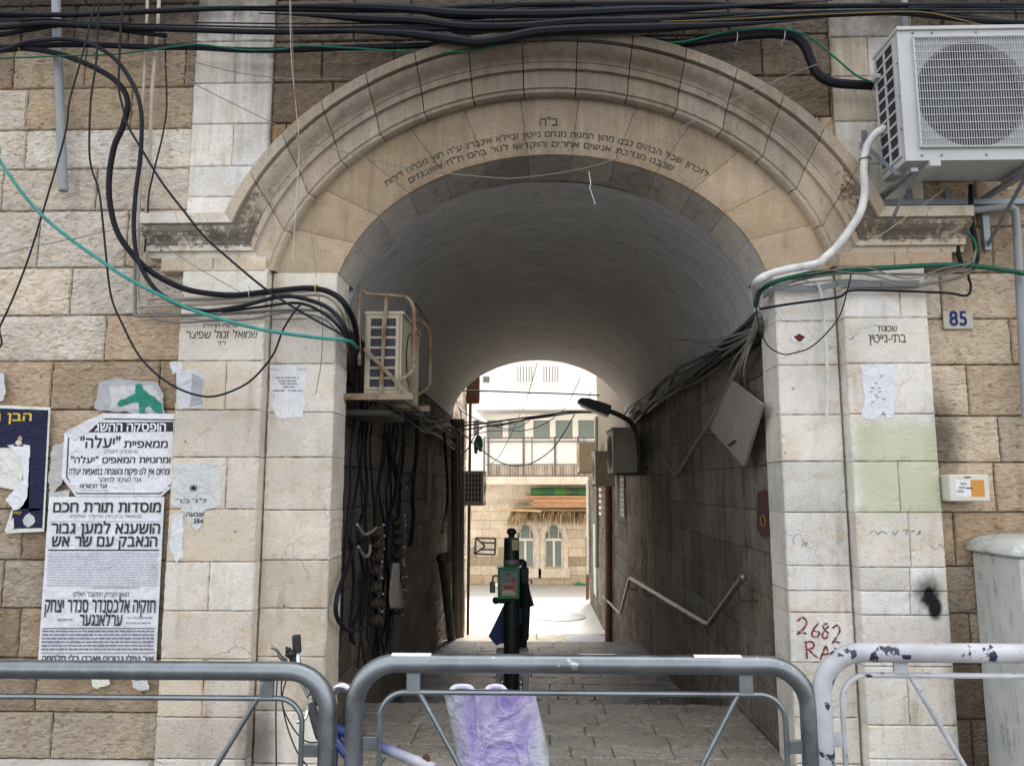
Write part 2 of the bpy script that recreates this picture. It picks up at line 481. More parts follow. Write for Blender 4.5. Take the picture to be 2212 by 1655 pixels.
M_ROUGH = stone("rough_limestone", .8, 46, bump=.75, soot=True, fine_k=.12, tool=True)
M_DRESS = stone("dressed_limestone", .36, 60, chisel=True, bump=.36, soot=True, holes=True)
def painted(t, c):
    """pale green wash and a black spray smudge on the right pilaster, in the joints as well"""
    a = patch_alpha(t); c = t.mix(t.math('MULTIPLY', a, .78), c, alb(198, 200, 160, .9))
    return t.mix(spray_alpha(t), c, (.012, .012, .013))
def patch_alpha(t):
    x, y, z = t.xyz(); n = t.noise(9, 4, .6)
    zt = WZ(1930, 905, YP); zb_ = WZ(1930, 1112, YP); xl = WX(1838, 1000, YP)
    e = t.mr(n, .2, .8, -.035, .035)
    a = t.mr(t.math('ADD', t.math('SUBTRACT', zt, z), e), -.02, .07)
    b = t.mr(t.math('ADD', t.math('SUBTRACT', z, zb_), e), -.02, .03)
    c = t.mr(t.math('ADD', t.math('SUBTRACT', x, xl), e), -.02, .07)
    return t.math('MULTIPLY', t.math('MULTIPLY', t.math('MULTIPLY', a, b), c), t.mr(t.noise(26, 4, .6), .2, .42, .7, 1))
def spray_alpha(t):
    n = t.noise(14, 4, .6)
    a = t.blob(WX(2003, 1278, YP), WZ(2003, 1276, YP), .07, .075, .6, n); b = t.blob(WX(2007, 1288, YP), WZ(2007, 1288, YP), .055, .075, .5, t.noise(25, 3)); c = t.blob(WX(2019, 1311, YP), WZ(2019, 1311, YP), .042, .07, .35)
    return t.math('MAXIMUM', t.math('MULTIPLY', a, .75), t.math('MAXIMUM', b, c))
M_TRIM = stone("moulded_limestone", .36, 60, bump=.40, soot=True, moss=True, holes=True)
def drips(t, c):
    """long dark runs and pale bloom down the wall"""
    a = t.noise(1, 5, .7, .4, t.scaled((7, 5, .55))); b = t.noise(3.5, 4, .6)
    c = t.mix(t.math('MULTIPLY', t.mr(a, .48, .64), t.mr(b, .38, .56, .2, .85)), c, t.mix(1.0, c, (.30, .29, .29), 'MULTIPLY'))
    d = t.noise(1, 5, .7, .3, t.scaled((12, 9, 1.3), (3, 7, 1)))
    return t.mix(t.mr(d, .60, .74, 0, .5), c, t.mix(1.0, c, (1.9, 1.85, 1.75), 'MULTIPLY'))
M_RWALL = stone("streaked_passage_stone", .6, 34, bump=.9, extra=drips)
M_DARKWALL = stone("grimy_passage_stone", .55, 30, bump=.8)
YP, YR, YW = 4.60, 4.69, 4.68
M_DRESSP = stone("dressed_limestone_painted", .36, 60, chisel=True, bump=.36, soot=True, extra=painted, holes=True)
M_MORTAR = stone("grey_mortar", .3, 70, base=alb(120, 108, 92, .55), bump=.6)

# ---- rough walling left, right and in the spandrels
def dxs(vals, y, Y): return [WX(v, y, Y) for v in vals]
rowsL = [-.22, WZ(200, 1640, YW), WZ(200, 1539, YW), WZ(200, 1422, YW), WZ(200, 1314, YW), WZ(200, 1210, YW), WZ(200, 1100, YW), WZ(200, 990, YW), WZ(200, 885, YW),
         WZ(200, 780, YW), WZ(200, 681, YW), WZ(200, 578, YW), WZ(200, 455, YW), WZ(200, 365, YW), WZ(200, 280, YW), WZ(200, 190, YW), WZ(200, 100, YW), WZ(200, 12, YW), 5.16, 5.46]
jl = {1: dxs([110], 1590, YW), 2: dxs([77], 1480, YW), 4: dxs([5, 300], 1260, YW), 5: dxs([48, 220], 1150, YW), 7: dxs([343], 930, YW), 8: dxs([110, 343], 830, YW), 9: dxs([226], 730, YW), 10: dxs([152], 630, YW),
      11: dxs([83, 274], 510, YW), 12: dxs([207], 410, YW), 13: dxs([55], 320, YW), 14: dxs([57, 283], 235, YW), 15: dxs([183, 399], 145, YW)}
for k in jl: jl[k] = [-4.05, -3.45 - .2 * (k % 3)] + jl[k]
colL = {0: [GREY, PALE], 1: [BROWN, GREY], 2: [BROWN, BROWN2], 3: [BROWN2, BROWN], 4: [BROWN, GREY], 5: [BROWN, GREY], 6: [BROWN2, TAN], 7: [TAN, BROWN2], 8: [BROWN2, TAN], 9: [PALE, TAN], 10: [PALE, PALE2], 11: [PALE2, PALE],
        12: [PALE, TAN2], 13: [CREAM, PALE], 14: [TAN2, PALE, TAN], 15: [TAN, TAN2, BROWN2], 16: [BROWN], 17: [BROWN], '*': [TAN]}
w = MB()
lay(w, fr_front(YW), rowsL, -4.6, -2.20, colL, joints=jl)
w.build("rough_wall", M_ROUGH, gate)
rowsR = [-.22, .0, .313, .62, .905, 1.174, 1.49, 1.784, 2.063, 2.377, 2.663, 2.953, 3.25, 3.55, 3.86, 4.16, 4.45, 4.75, 5.05, 5.46]
jr = {7: dxs([2160], 950, YW), 8: dxs([2091], 840, YW), 9: dxs([2185], 740, YW), 10: dxs([2035], 660, YW), 6: dxs([2150], 1050, YW), 5: dxs([2062], 1150, YW)}
for k in jr: jr[k] = jr[k] + [3.35 + .15 * (k % 3), 3.9, 4.4]
colR = {7: [TAN2, GREY], 8: [TAN2, TAN], 9: [TAN2, TAN], 10: [PALE2, TAN2], 4: [BROWN2, GREY], 5: [BROWN2], 6: [TAN, TAN2], 15: [BROWN2], 16: [BROWN, TAN], '*': [TAN2, TAN, BROWN2]}
w = MB()
lay(w, fr_front(YW), rowsR, 2.39, 5.0, colR, joints=jr)
w.build("rough_wall", M_ROUGH, gate)
w = MB()
rowsS = [2.95, 3.25, 3.54, 3.72, 3.99, 4.275, 4.56, 4.86, 5.16, 5.46]
js = {3: [-1.60, 1.30, 1.68, 1.85], 4: [-1.30, 1.44, 1.92], 5: [-1.38, -.9, -.3, .5, .95, 1.5]}
lay(w, fr_front(YW), rowsS, -1.70, 1.94, {0: [PALE], 1: [CREAM], 2: [CREAM, PALE], 3: [TAN, ORANGE], 4: [alb(140, 118, 95)], '*': [alb(132, 112, 92), alb(146, 124, 100)]}, joints=js,
    keep=lambda A, B: arch_t(A, B) > .60)
w.build("spandrel_wall", M_ROUGH, gate)

# ---- mortar bed and the mass of the building behind its faces
w = MB()
for a, b in ((-4.6, -2.19), (2.38, 5.0)):
    w.box((a, YW + .022, -.2), (b, YW + .10, 5.5))
n_ = 48
for a in range(n_):                                        # spandrels, stopped at the arch
    x0 = -1.72 + a * 3.68 / n_; x1 = x0 + 3.68 / n_; xm = (x0 + x1) / 2
    q = 1 - ((xm - ACX) / (AA + .5)) ** 2
    zb = AZ + (AB + .5) * math.sqrt(max(q, 0))
    w.box((x0, YW + .024, max(zb, 2.95)), (x1, YW + .09, 5.5))
w.build("mortar_bed", M_MORTAR, gate)
w = MB(); w.col = PALE
w.box((-14, 4.80, -3), (-1.40, 12.80, 15.5)); w.box((1.60, 4.80, -3), (14, 12.80, 15.5)); w.box((-1.40, 4.80, 3.86), (1.60, 12.80, 15.5))  # unseen upper mass, built tall to keep sun off the street
w.box((-14, 4.70, 5.47), (14, 4.79, 15.5)); w.box((-14, 4.70, -.2), (-4.61, 4.79, 5.47)); w.box((5.01, 4.70, -.2), (14, 4.79, 5.47))
w.build("masonry_core", M_ROUGH, gate)

# ---- dressed piers and pilasters
DR = dict(amp=.0024, edge=.007, cell=.017, bulge=.001, nsc=9, gap=.0016)
def zrow(ys, x, Y): return sorted(WZ(x, y, Y) for y in ys)
def cols(zs, xa, xb, Y, depth, palette, joints, parent, name):
    w = MB(); jj = {}
    for (yy, xs) in joints:
        z = WZ((xa[1] if isinstance(xa, tuple) else 1000), yy, Y)
        for i in range(len(zs) - 1):
            if zs[i] < z < zs[i + 1]: jj[i] = [WX(q, yy, Y) for q in xs]
    for i in range(len(zs) - 1): jj.setdefault(i, [])
    lay(w, fr_front(Y), zs, xa, xb, palette, joints=jj, depth=depth, **DR)
    return w.build(name, M_DRESS, parent)
def pil(ys, xref, xa, xb, Y, depth, palette, joints, name="pilaster", top=None, bot=-.22, mat=None):
    zs = [bot] + zrow(ys, xref, Y) + ([top] if top else [])
    w = MB(); jj = {i: [] for i in range(len(zs) - 1)}
    for yy, xs in joints:
        z = WZ(xref, yy, Y)
        for i in range(len(zs) - 1):
            if zs[i] < z < zs[i + 1]: jj[i] = [WX(q, yy, Y) for q in xs]
    lay(w, fr_front(Y), zs, xa, xb, palette, joints=jj, depth=depth, **DR)
    return w.build(name, mat or M_DRESS, gate)
WARM = alb(222, 208, 186)
PL = pil([1640, 1550, 1424, 1320, 1214, 1100, 988, 886, 780, 690, 580], 470, -2.19, -1.655, YP, .16, [CREAM, WARM, PALE],
         [(830, [487]), (1040, [488]), (1265, [450]), (1480, [438])])
PR = pil([1640, 1567, 1440, 1329, 1277, 1226, 1107, 997, 894, 785, 686, 622], 1930, 1.895, 2.40, YP, .16, [WHITE, CREAM, WHITE],
         [(655, [1945]), (1050, [1943]), (1180, [1967]), (1250, [1967]), (1300, [1967]), (1500, [1963])], top=2.975, mat=M_DRESSP)
RP = pil([1650, 1536, 1419, 1314, 1210, 1102, 988, 891, 786, 690, 589], 640, -1.648, -1.232, YR, .30, [WARM, PALE, CREAM], [], "pier")
RR = pil([1650, 1550, 1431, 1323, 1276, 1222, 1107, 997, 896, 789, 694, 622], 1740, 1.512, 1.885, YR, .30, [WHITE, CREAM], [], "pier", top=2.985)
UL = pil([425, 359, 268, 180, 90, 20], 500, -2.215, -1.70, 4.655, .1, [WHITE, WHITE, CREAM], [(140, [508]), (310, [502]), (55, [505])], "pilaster", top=5.46, bot=3.30)
UR = pil([455, 355, 262, 165, 80, 10], 1860, 1.935, 2.46, 4.655, .1, [WHITE, WARM, CREAM], [(120, [1876])], "pilaster", top=5.46, bot=3.30)

# ---- archivolt and cornices: one profile, mitred where the level run turns up into the arch
PROF = [(.38, .00), (.383, .034), (.395, .05), (.415, .052), (.42, .064), (.53, .066), (.533, .092), (.572, .095), (.575, .102), (.588, .106), (.60, .120), (.618, .150), (.640, .172), (.662, .180), (.665, .160), (.675, .160), (.678, .198), (.74, .203), (.745, .0)]
ZT = WZ(430, 465, 4.52)                                     # top of the level cornice
def arch_pt(t, th, Y): return np.array([ACX + (AA + t) * math.cos(th), Y, AZ + (AB + t) * math.sin(th)])
def joint_noise(th): return .0012 * math.sin(th * 37)
TH_L0 = .285
def th_start(t):
    if t < .49: return math.asin(min(.98, max(.0, (2.99 - AZ) / (AB + t))))
    return math.asin((ZT - (.74 - t) - AZ) / (AB + t))
def voussoirs(mb, prof, n, Yb, palette, gap=.0035, per=7, startf=th_start, ends=None):
    """stones between joints; each is a short sweep of the profile with closed ends"""
    for k in range(n):
        V = []; al = []; nt = len(prof)
        for i in range(per + 1):
            for (t, d) in prof:
                a0 = startf(t); a1 = math.pi - a0
                f0, f1 = k / n, (k + 1) / n
                f = f0 + (f1 - f0) * i / per
                g = gap / (AA + AB + 2 * t) * 1.0
                if i == 0 and k > 0: f += g / 1.6
                if i == per and k < n - 1: f -= g / 1.6
                th = a0 + (a1 - a0) * f
                e = .004 if (i in (0, per)) else 0
                V.append(arch_pt(t, th, Yb - d + e))
                mw = max(0.0, 1 - min(th - a0, a1 - th) / .42) if .57 < t < .672 else 0.0
                al.append(1 - mw)
        c = tint(palette[RNG.integers(len(palette))], .05)
        mb.grid(V, per + 1, nt, np.hstack([np.tile(c, (len(V), 1)), np.array(al)[:, None]]))
        b = mb.n - len(V)
        mb.f.append([b + j for j in range(nt)]); mb.f.append([b + per * nt + j for j in range(nt)][::-1])
w = MB()
voussoirs(w, [(.745, -.06)] + PROF[::-1] + [(.38, -.06)], 15, YR - .01, [alb(190, 176, 156), alb(184, 168, 146), alb(198, 184, 164), alb(180, 168, 150)])
w.build("archivolt", M_TRIM, gate, smooth=True)
def cornice(side):
    mb = MB()
    xa = -2.42 if side < 0 else 2.655
    cuts = [0, .42, .75, 1] if side < 0 else [0, .5, 1]
    pr = [(t, d) for t, d in PROF if t > .49]
    pr = [(.745, -.06)] + pr[::-1] + [(.495, .06), (.495, -.06)]
    for k in range(len(cuts) - 1):
        V = []
        for f in (cuts[k] + (.004 if k else 0), cuts[k + 1]):
            for t, d in pr:
                tt = max(t, .50); th = math.asin((ZT - (.74 - tt) - AZ) / (AB + tt))
                xm = ACX + side * (AA + tt) * math.cos(th)
                x = xa + (xm - xa) * f
                if f == 0: x = xa + side * (-.0) - side * (.18 - d) * 0
                V.append((x, YR - .01 - d, ZT - (.74 - t)))
        al = np.array([0.08 if .57 < t < .672 else (.7 if t < .57 else 1.0) for t, d in pr] * 2)[:, None]
        mb.grid(V, 2, len(pr), np.hstack([np.tile(tint(CREAM if side < 0 else WARM, .04), (len(V), 1)), al]), flip=side > 0)
        b = mb.n - len(V)
        mb.f.append([b + j for j in range(len(pr))])
    # frieze slab under the moulding
    x0, x1 = sorted((-2.33, -1.665)) if side < 0 else sorted((1.89, 2.57))
    za, zb = (2.975, ZT - .248)
    for a, b in ((x0, x0 + .33), (x0 + .333, x1)):
        mb.box((a, YP - .005, za), (b, YR + .05, zb), tint(WARM if side < 0 else TAN, .04), .006)
    return mb.build("cornice", M_TRIM, gate)
cornice(-1); cornice(1)
# inscription band and the soffit behind it
def face_start(t): return math.asin(max(.0, (2.985 - AZ)) / (AB + t))
w = MB()
voussoirs(w, [(.385, -.10), (.385, .0), (.25, .0), (.12, .0), (.004, .0), (.0, -.003), (.0, -.02)], 13, YR, [alb(186, 163, 134, sat=.86), alb(180, 157, 128, sat=.86), alb(192, 170, 142, sat=.86)], startf=face_start, gap=.0016)
BAND = w.build("voussoir_ring", M_TRIM, gate, smooth=True)
w = MB()
voussoirs(w, [(.06, -.0205), (.0, -.0205), (.0, -.22), (.0, -.43), (.06, -.43)], 13, YR, [alb(206, 200, 192), alb(198, 192, 184), alb(212, 207, 198)], startf=face_start, gap=.0016)
w.build("soffit", M_DRESS, gate, smooth=True)

# ---- vault and passage walls
YE = 12.85
M_VAULT = NT("grey_limewashed_plaster")
t = M_VAULT
wv = t.noise(1, 5, .65, .5, t.scaled((2.5, 14, 2.5)))
vv = t.noise(7, 5, .65, .6)
c = t.mix(t.mr(wv, .3, .7), (.42, .417, .412), (.60, .598, .592))
c = t.mix(t.mr(vv, .55, .72, 0, .5), c, (.24, .23, .22))
hh = t.math('ADD', t.noise(1, 3, .6, .8, t.scaled((5, 22, 5))), t.math('MULTIPLY', t.noise(30, 4), .4))
M_VAULT = t.done(c, .92, 0, t.bump(hh, .6, .03), .15)
VA, VB = 1.47, 1.03
w = MB(); V = []
nY, nT = 70, 44
for i in range(nY):
    y = 5.12 + (YE - 5.12) * i / (nY - 1)
    for j in range(nT):
        th = -.05 + (math.pi + .1) * j / (nT - 1)
        r = 1 + (fbm(np.array([y * 1.3]), np.array([th * 3.0]), 5, 3)[0] - .5) * .016
        V.append((.10 + VA * r * math.cos(th), y, 2.72 + (VB * r) * math.sin(th)))
w.grid(V, nY, nT)
for th0 in (0,):                                            # ring that closes the step between soffit and vault
    V = []
    for j in range(33):
        th = math.pi * j / 32
        V += [(ACX + AA * math.cos(th), 5.118, AZ + AB * math.sin(th)), (.10 + VA * 1.05 * math.cos(th), 5.118, 2.72 + (VB * 1.05) * math.sin(th))]
    w.grid(V, 33, 2)
w.build("barrel_vault", M_VAULT, gate, smooth=True)
XL, XR = -1.34, 1.55
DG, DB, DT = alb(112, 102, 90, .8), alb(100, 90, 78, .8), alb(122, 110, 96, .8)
rowsP = [-2.0, -1.7, -1.4, -1.12, -.83, -.55, -.26, .04, .33, .62, .91, 1.20, 1.48, 1.78, 2.08, 2.38, 2.74]
w = MB()
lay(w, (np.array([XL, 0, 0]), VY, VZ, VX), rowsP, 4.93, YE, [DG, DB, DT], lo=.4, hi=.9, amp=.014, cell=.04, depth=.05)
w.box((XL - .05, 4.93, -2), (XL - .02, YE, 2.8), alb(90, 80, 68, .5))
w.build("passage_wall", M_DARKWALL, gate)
w = MB()
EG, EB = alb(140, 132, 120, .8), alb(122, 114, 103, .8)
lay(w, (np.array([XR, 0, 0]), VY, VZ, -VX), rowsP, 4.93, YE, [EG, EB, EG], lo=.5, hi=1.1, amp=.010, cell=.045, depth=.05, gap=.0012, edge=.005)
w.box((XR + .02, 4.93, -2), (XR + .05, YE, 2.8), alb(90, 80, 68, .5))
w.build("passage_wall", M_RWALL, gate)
w = MB(); w.col = alb(216, 212, 205)
w.box((-4.6, 4.50, -.1), (-2.22, 4.70, .048), ch=.02)
w.build("kerb_ledge", M_DRESS, gate)
# ------------------------------------------------------------------ ground
M_PAVE = stone("worn_paving_stone", .7, 52, bump=1.0, rough=.5, spec=.5)
M_STEP = stone("dark_polished_paving", .6, 44, bump=.8, rough=.26, spec=.6)
def paver(t):  return t
w = MB(); w.col = alb(150, 144, 136, .6)
w.box((-40, -30, -.4), (40, 4.9, -.012))
tag(w.build("street", simple("street_asphalt", (.13, .125, .12), .9, var=.3, scale=8, bump=.5), origin=(0, 0, 0)), kind="structure")
PV = [alb(182, 173, 157, .74), alb(176, 166, 150, .74), alb(187, 179, 164, .74)]
PD = [alb(72, 73, 76, .7), alb(67, 68, 71, .7), alb(78, 78, 79, .7)]
w = MB()
def pave(mb, x0, x1, y0, y1, z0, z1, pal, dep=.22, lo=.26, hi=.52, amp=.006, cell=.03):
    y = y0; sl = (z1 - z0) / (y1 - y0)
    while y < y1 - .02:
        ye = min(y + dep * RNG.uniform(.9, 1.1), y1)
        if y1 - ye < .1: ye = y1
        Vd = np.array([0, 1.0, sl]); N = np.array([0, -sl, 1.0]); N /= np.linalg.norm(N)
        fr = (np.array([0, y0, z0]), VX, Vd, N)
        x = x0
        while x < x1 - .01:
            xe = min(x + RNG.uniform(lo, hi), x1)
            if x1 - xe < .12: xe = x1
            block(mb, fr, x, xe, y - y0, ye - y0, .05, tint(pal[RNG.integers(len(pal))], .035), amp=amp, cell=cell, edge=.007, bulge=.002, nsc=20, seed=int(RNG.integers(1, 9999)), gap=.0025)
            x = xe
        y = ye
pave(w, -1.30, 1.54, 4.30, 6.10, .0, .0, PV, cell=.022, amp=.008)
w.box((-1.33, 4.30, -.06), (1.545, 6.09, -.011), alb(80, 74, 66, .4))
tag(w.build("passage_threshold", M_PAVE, origin=(0, 0, 0)), kind="structure")
w = MB()
for k in range(3):
    pave(w, -1.33, 1.545, 6.10 + .26 * k, 6.36 + .26 * k, -.135 * (k + 1), -.135 * (k + 1), PD, .27)
    w.box((-1.33, 6.08 + .26 * k, -.6 - .1 * k), (1.545, 6.098 + .26 * k, -.012 - .135 * k), PD[1])
pave(w, -1.33, 1.545, 6.88, 11.45, -.41, -.59, PD, .34, .35, .8, .006, .05)
for k in range(5):                                          # second flight, right of the ramp
    z = -.59 - .146 * (k + 1)
    pave(w, .07, 1.545, 11.45 + .29 * k, 11.74 + .29 * k, z, z, PD, .3, .35, .8, .005, .06)
    w.box((.07, 11.43 + .29 * k, -1.7), (1.545, 11.448 + .29 * k, z + .134), PD[1])
pave(w, -1.33, .07, 11.45, 16.9, -.59, -1.50, [PV[1], PV[2]], .34, .35, .8, .005, .07)
w.box((.05, 11.45, -1.9), (.068, 12.9, -.74), PD[1])
w.prism([(.068, 11.45, -.60), (.068, 16.9, -1.51), (.068, 16.9, -2.0), (.068, 11.45, -2.0)], (-.03, 0, 0), PV[1])
pave(w, .07, 1.545, 12.90, 16.9, -1.33, -1.50, [PV[2], PV[1]], .34, .35, .8, .004, .07)
w.box((-1.33, 6.6, -2.1), (1.545, 12.8, -1.75), PD[1])
tag(w.build("passage_floor", M_STEP, origin=(0, 0, 0)), kind="structure")
w = MB(); w.col = alb(196, 192, 186, .75)
w.box((-40, 12.86, -3.2), (-1.36, 60, -1.505)); w.box((1.58, 12.86, -3.2), (40, 60, -1.505)); w.box((-1.36, 16.9, -3.2), (1.58, 60, -1.505))
tag(w.build("plaza", simple("pale_concrete_paving", alb(200, 196, 188, .75), .85, var=.15, scale=3, bump=.3), origin=(0, 0, 0)), kind="structure")
# ------------------------------------------------------------------ houses round the yard behind
M_YARD = stone("pale_house_stone", .35, 20, bump=.5)
M_RENDER = simple("white_house_render", (.80, .79, .77), .85, var=.06, scale=3, bump=.2)
M_GLASSF = simple("greenish_window_glass", (.22, .28, .27), .12, var=.15, spec=.6)
M_WHITEFR = simple("white_painted_frame", (.78, .78, .76), .5, var=.06)
M_RUST = simple("rusty_steel", (.085, .042, .028), .8, .1, .4, 30, .5)
M_GREYST = simple("grey_painted_steel", (.14, .145, .15), .5, .3, .2)
YF = 25.0
def F(x, y, Y=YF): return P(x, y, Y)
def fz(y): return WZ(1150, y, YF)
def fx(x, y=1100): return WX(x, y, YF)
far = thing("balcony_house", "pale stone house across the yard with a railed balcony over two arched windows", "house", (0, 25.5, -1.5))
zb, zc, zd = -1.5, fz(1072), fz(1045)                       # ground, underside and top of the balcony slab edge
WIN = [(fx(1114), fx(1155)), (fx(1176), fx(1216))]
ws, wsp, wtop = fz(1228), fz(1165), fz(1130)                # sill, springing, crown
w = MB()
def inwin(A, B):
    m = np.ones(np.shape(A), bool)
    for a, b in WIN:
        cx_, rr = (a + b) / 2, (b - a) / 2
        arch = ((A - cx_) / rr) ** 2 + (np.maximum(B - wsp, 0) / (wtop - wsp)) ** 2 < 1
        m &= ~((B > ws) & (np.abs(A - cx_) < rr) & arch)
    return m
LT, LP, LB = alb(226, 214, 194, .9), alb(234, 226, 210, .9), alb(206, 190, 166, .9)
rows = [zb - .3] + list(np.linspace(zb, zd, 12))
lay(w, fr_front(YF), rows, -3.2, 3.0, {0: [LB], 1: [LB], 2: [LB, LT], 3: [LT, GREY], 4: [LT, GREY], 5: [LT], '*': [LT, LP, LT]}, lo=.35, hi=.7, cell=.05, amp=.006, keep=inwin, depth=.04)
w.box((-9, YF + .02, zb - .3), (-3.2, YF + .06, zd), LT); w.box((3.0, YF + .02, zb - .3), (9, YF + .06, zd), LT)
w.col = LB
w.box((-9, YF + .30, zb - .3), (9, YF + .5, zd)); w.box((-3.2, YF + .03, zb - .3), (WIN[0][0] - .01, YF + .29, zd)); w.box((WIN[1][1] + .01, YF + .03, zb - .3), (3.0, YF + .29, zd))
w.box((WIN[0][1] + .01, YF + .03, zb), (WIN[1][0] - .01, YF + .29, wtop)); w.box((WIN[0][0] - .01, YF + .03, wtop + .02), (WIN[1][1] + .01, YF + .29, zd)); w.box((WIN[0][0] - .01, YF + .03, zb), (WIN[1][1] + .01, YF + .29, ws - .02))
w.build("lower_wall", M_YARD, far)
for a, b in WIN:                                            # each arched window: frame with glass, stone surround
    c_, rr = (a + b) / 2, (b - a) / 2
    o = MB()
    def arc(k, n=14, r=1.0): th = math.pi * k / n; return (c_ + rr * r * math.cos(th), wsp + (wtop - wsp) * r * math.sin(th))
    V = []
    for k in range(15):
        p, q = arc(k), arc(k, r=.88); V += [(p[0], YF + .10, p[1]), (q[0], YF + .10, q[1])]
    o.grid(V, 15, 2)
    for x in (a + .03, b - .03): o.box((x - .03, YF + .08, ws), (x + .03, YF + .14, wsp))
    o.box((c_ - .035, YF + .07, ws), (c_ + .035, YF + .14, wsp - .04)); o.box((a, YF + .07, wsp - .05), (b, YF + .14, wsp + .03)); o.box((a, YF + .06, ws), (b, YF + .15, ws + .06))
    for f in (.25, .75):
        x = a + (b - a) * f; o.box((x - .012, YF + .09, wsp), (x + .012, YF + .13, wsp + (wtop - wsp) * .8))
    wf = o.build("window", M_WHITEFR, far)
    g = MB(); ar = [arc(k) for k in range(15)]
    g.prism([(a, YF + .12, ws)] + [(b, YF + .12, ws)] + [(x, YF + .12, z) for x, z in ar], (0, .01, 0))
    g.build("window_glass", M_GLASSF, wf)
    s_ = MB(); s_.col = LP
    V = []
    for k in range(15):
        p, q = arc(k), arc(k, r=1.0); e = .14
        th = math.pi * k / 14
        V += [(p[0], YF - .03, p[1]), (p[0] + e * math.cos(th), YF - .03, p[1] + e * 1.1 * math.sin(th)), (p[0] + e * math.cos(th), YF + .03, p[1] + e * 1.1 * math.sin(th))]
    s_.grid(V, 15, 3)
    for x0, x1 in ((a - .15, a), (b, b + .15)):
        for k in range(4):
            z0 = ws + (wsp - ws) * k / 4; z1 = ws + (wsp - ws) * (k + 1) / 4
            s_.box((x0, YF - .035, z0 + .004), (x1, YF + .02, z1 - .004), tint(LP, .05))
    s_.box((a - .2, YF - .06, ws - .28), (b + .2, YF + .02, ws), LP)
    s_.build("window_surround", M_YARD, far)
# balcony slab, parapet of boards and railing
w = MB(); w.col = LP
w.box((-2.2, YF - 1.0, zd - .02), (9, YF + .1, fz(1030))); w.box((-2.2, YF - .25, zc - .10), (9, YF + .02, zd - .022)); w.box((-2.2, YF - .14, zc - .2), (9, YF + .018, zc - .102))
w.build("balcony_slab", M_YARD, far)
YB = YF - .95
bx0 = WX(1052, 1000, YB)
w = MB()
x = bx0 + .02
while x < 4.2:
    c = alb(*[int(v) for v in RNG.choice([150, 168, 182, 196]) * np.array([1, .92, .82])])
    w.box((x, YB, WZ(1150, 1028, YB)), (x + .075, YB + .015, WZ(1150, 1006, YB)), c); x += .083
w.build("balcony_boards", simple("weathered_boards", (.4, .36, .3), .85, var=.3, scale=6, attr=True), far)
w = MB(); w.col = WHITE
w.box((bx0, YB + .02, WZ(1150, 1005, YB)), (4.3, YB + .04, WZ(1150, 948, YB)))
w.build("balcony_screen", simple("white_screen_panel", (.82, .82, .82), .7, var=.05, scale=3), far)
w = MB()
for y_ in (946, 954, 1004, 1028): w.box((bx0 - .03, YB - .03, WZ(1150, y_, YB) - .018), (4.3, YB - .005, WZ(1150, y_, YB) + .018))
for x_ in (1046, 1055, 1131, 1149, 1199, 1249, 1262, 1310):
    r = .030 if x_ in (1046, 1055, 1131, 1199, 1249) else .014
    w.box((WX(x_, 1000, YB) - r, YB - .04, WZ(1150, 1030, YB)), (WX(x_, 1000, YB) + r, YB - .031, WZ(1150, 943, YB)))
w.build("railing", M_GREYST, far)
# upper storey: recessed glazed loggia under white sloping roof, white wall above it
YU = YF + 2.0
w = MB()
za, zl = WZ(1150, 1040, YU), WZ(1150, 908, YU)
for x0, x1 in ((-9, WX(1046, 900, YU)),):
    w.box((x0, YU, za - .5), (x1, YU + .3, zl + .3))
for x_ in (1046, 1092, 1143, 1194, 1243, 1290):
    xx = WX(x_, 930, YU); r = .10 if x_ != 1143 else .15
    w.box((xx - r, YU - .04, za), (xx + r, YU + .1, zl))
w.box((WX(1040, 905, YU), YU - .05, zl), (9, YU + .3, zl + .22))
w.box((-9, YU + .5, za), (9, YU + .8, 7.6))
w.box((WX(1046, 930, YU), YU - .02, za), (9, YU + .02, WZ(1150, 985, YU)))
w.build("upper_wall", M_RENDER, far)
w = MB()
w.prism([(WX(1030, 900, YU), YU - 1.3, zl + .25), (9, YU - 1.3, zl + .25), (9, YU + .6, zl + 1.15), (WX(1030, 900, YU) + .4, YU + .6, zl + 1.15)], (0, 0, .08), (.8, .8, .8))
w.build("awning_roof", M_RENDER, far)
g = MB(); g.box((WX(1040, 930, YU), YU + .06, za), (9, YU + .09, zl)); g.build("loggia_glass", M_GLASSF, far)
M_SLOT = simple("dark_window_slot", (.08, .08, .085), .4, var=.2)
for cx_ in (1134, 1190):                                    # two barred windows high in the white wall
    yw = YU + .49
    f_ = MB()
    x0, x1 = WX(cx_ - 18, 810, yw), WX(cx_ + 18, 810, yw); z0, z1 = WZ(1150, 826, yw), WZ(1150, 792, yw)
    f_.box((x0 - .05, yw - .04, z0 - .06), (x1 + .05, yw + .005, z0)); f_.box((x0 - .05, yw - .04, z1), (x1 + .05, yw + .005, z1 + .06))
    for k in range(7):
        x = x0 + (x1 - x0) * k / 6; f_.box((x - .035, yw - .03, z0), (x + .035, yw - .015, z1))
    fo = f_.build("barred_window", M_WHITEFR, far)
    g = MB(); g.box((x0, yw - .006, z0), (x1, yw + .004, z1)); g.build("window_glass", M_SLOT, fo)
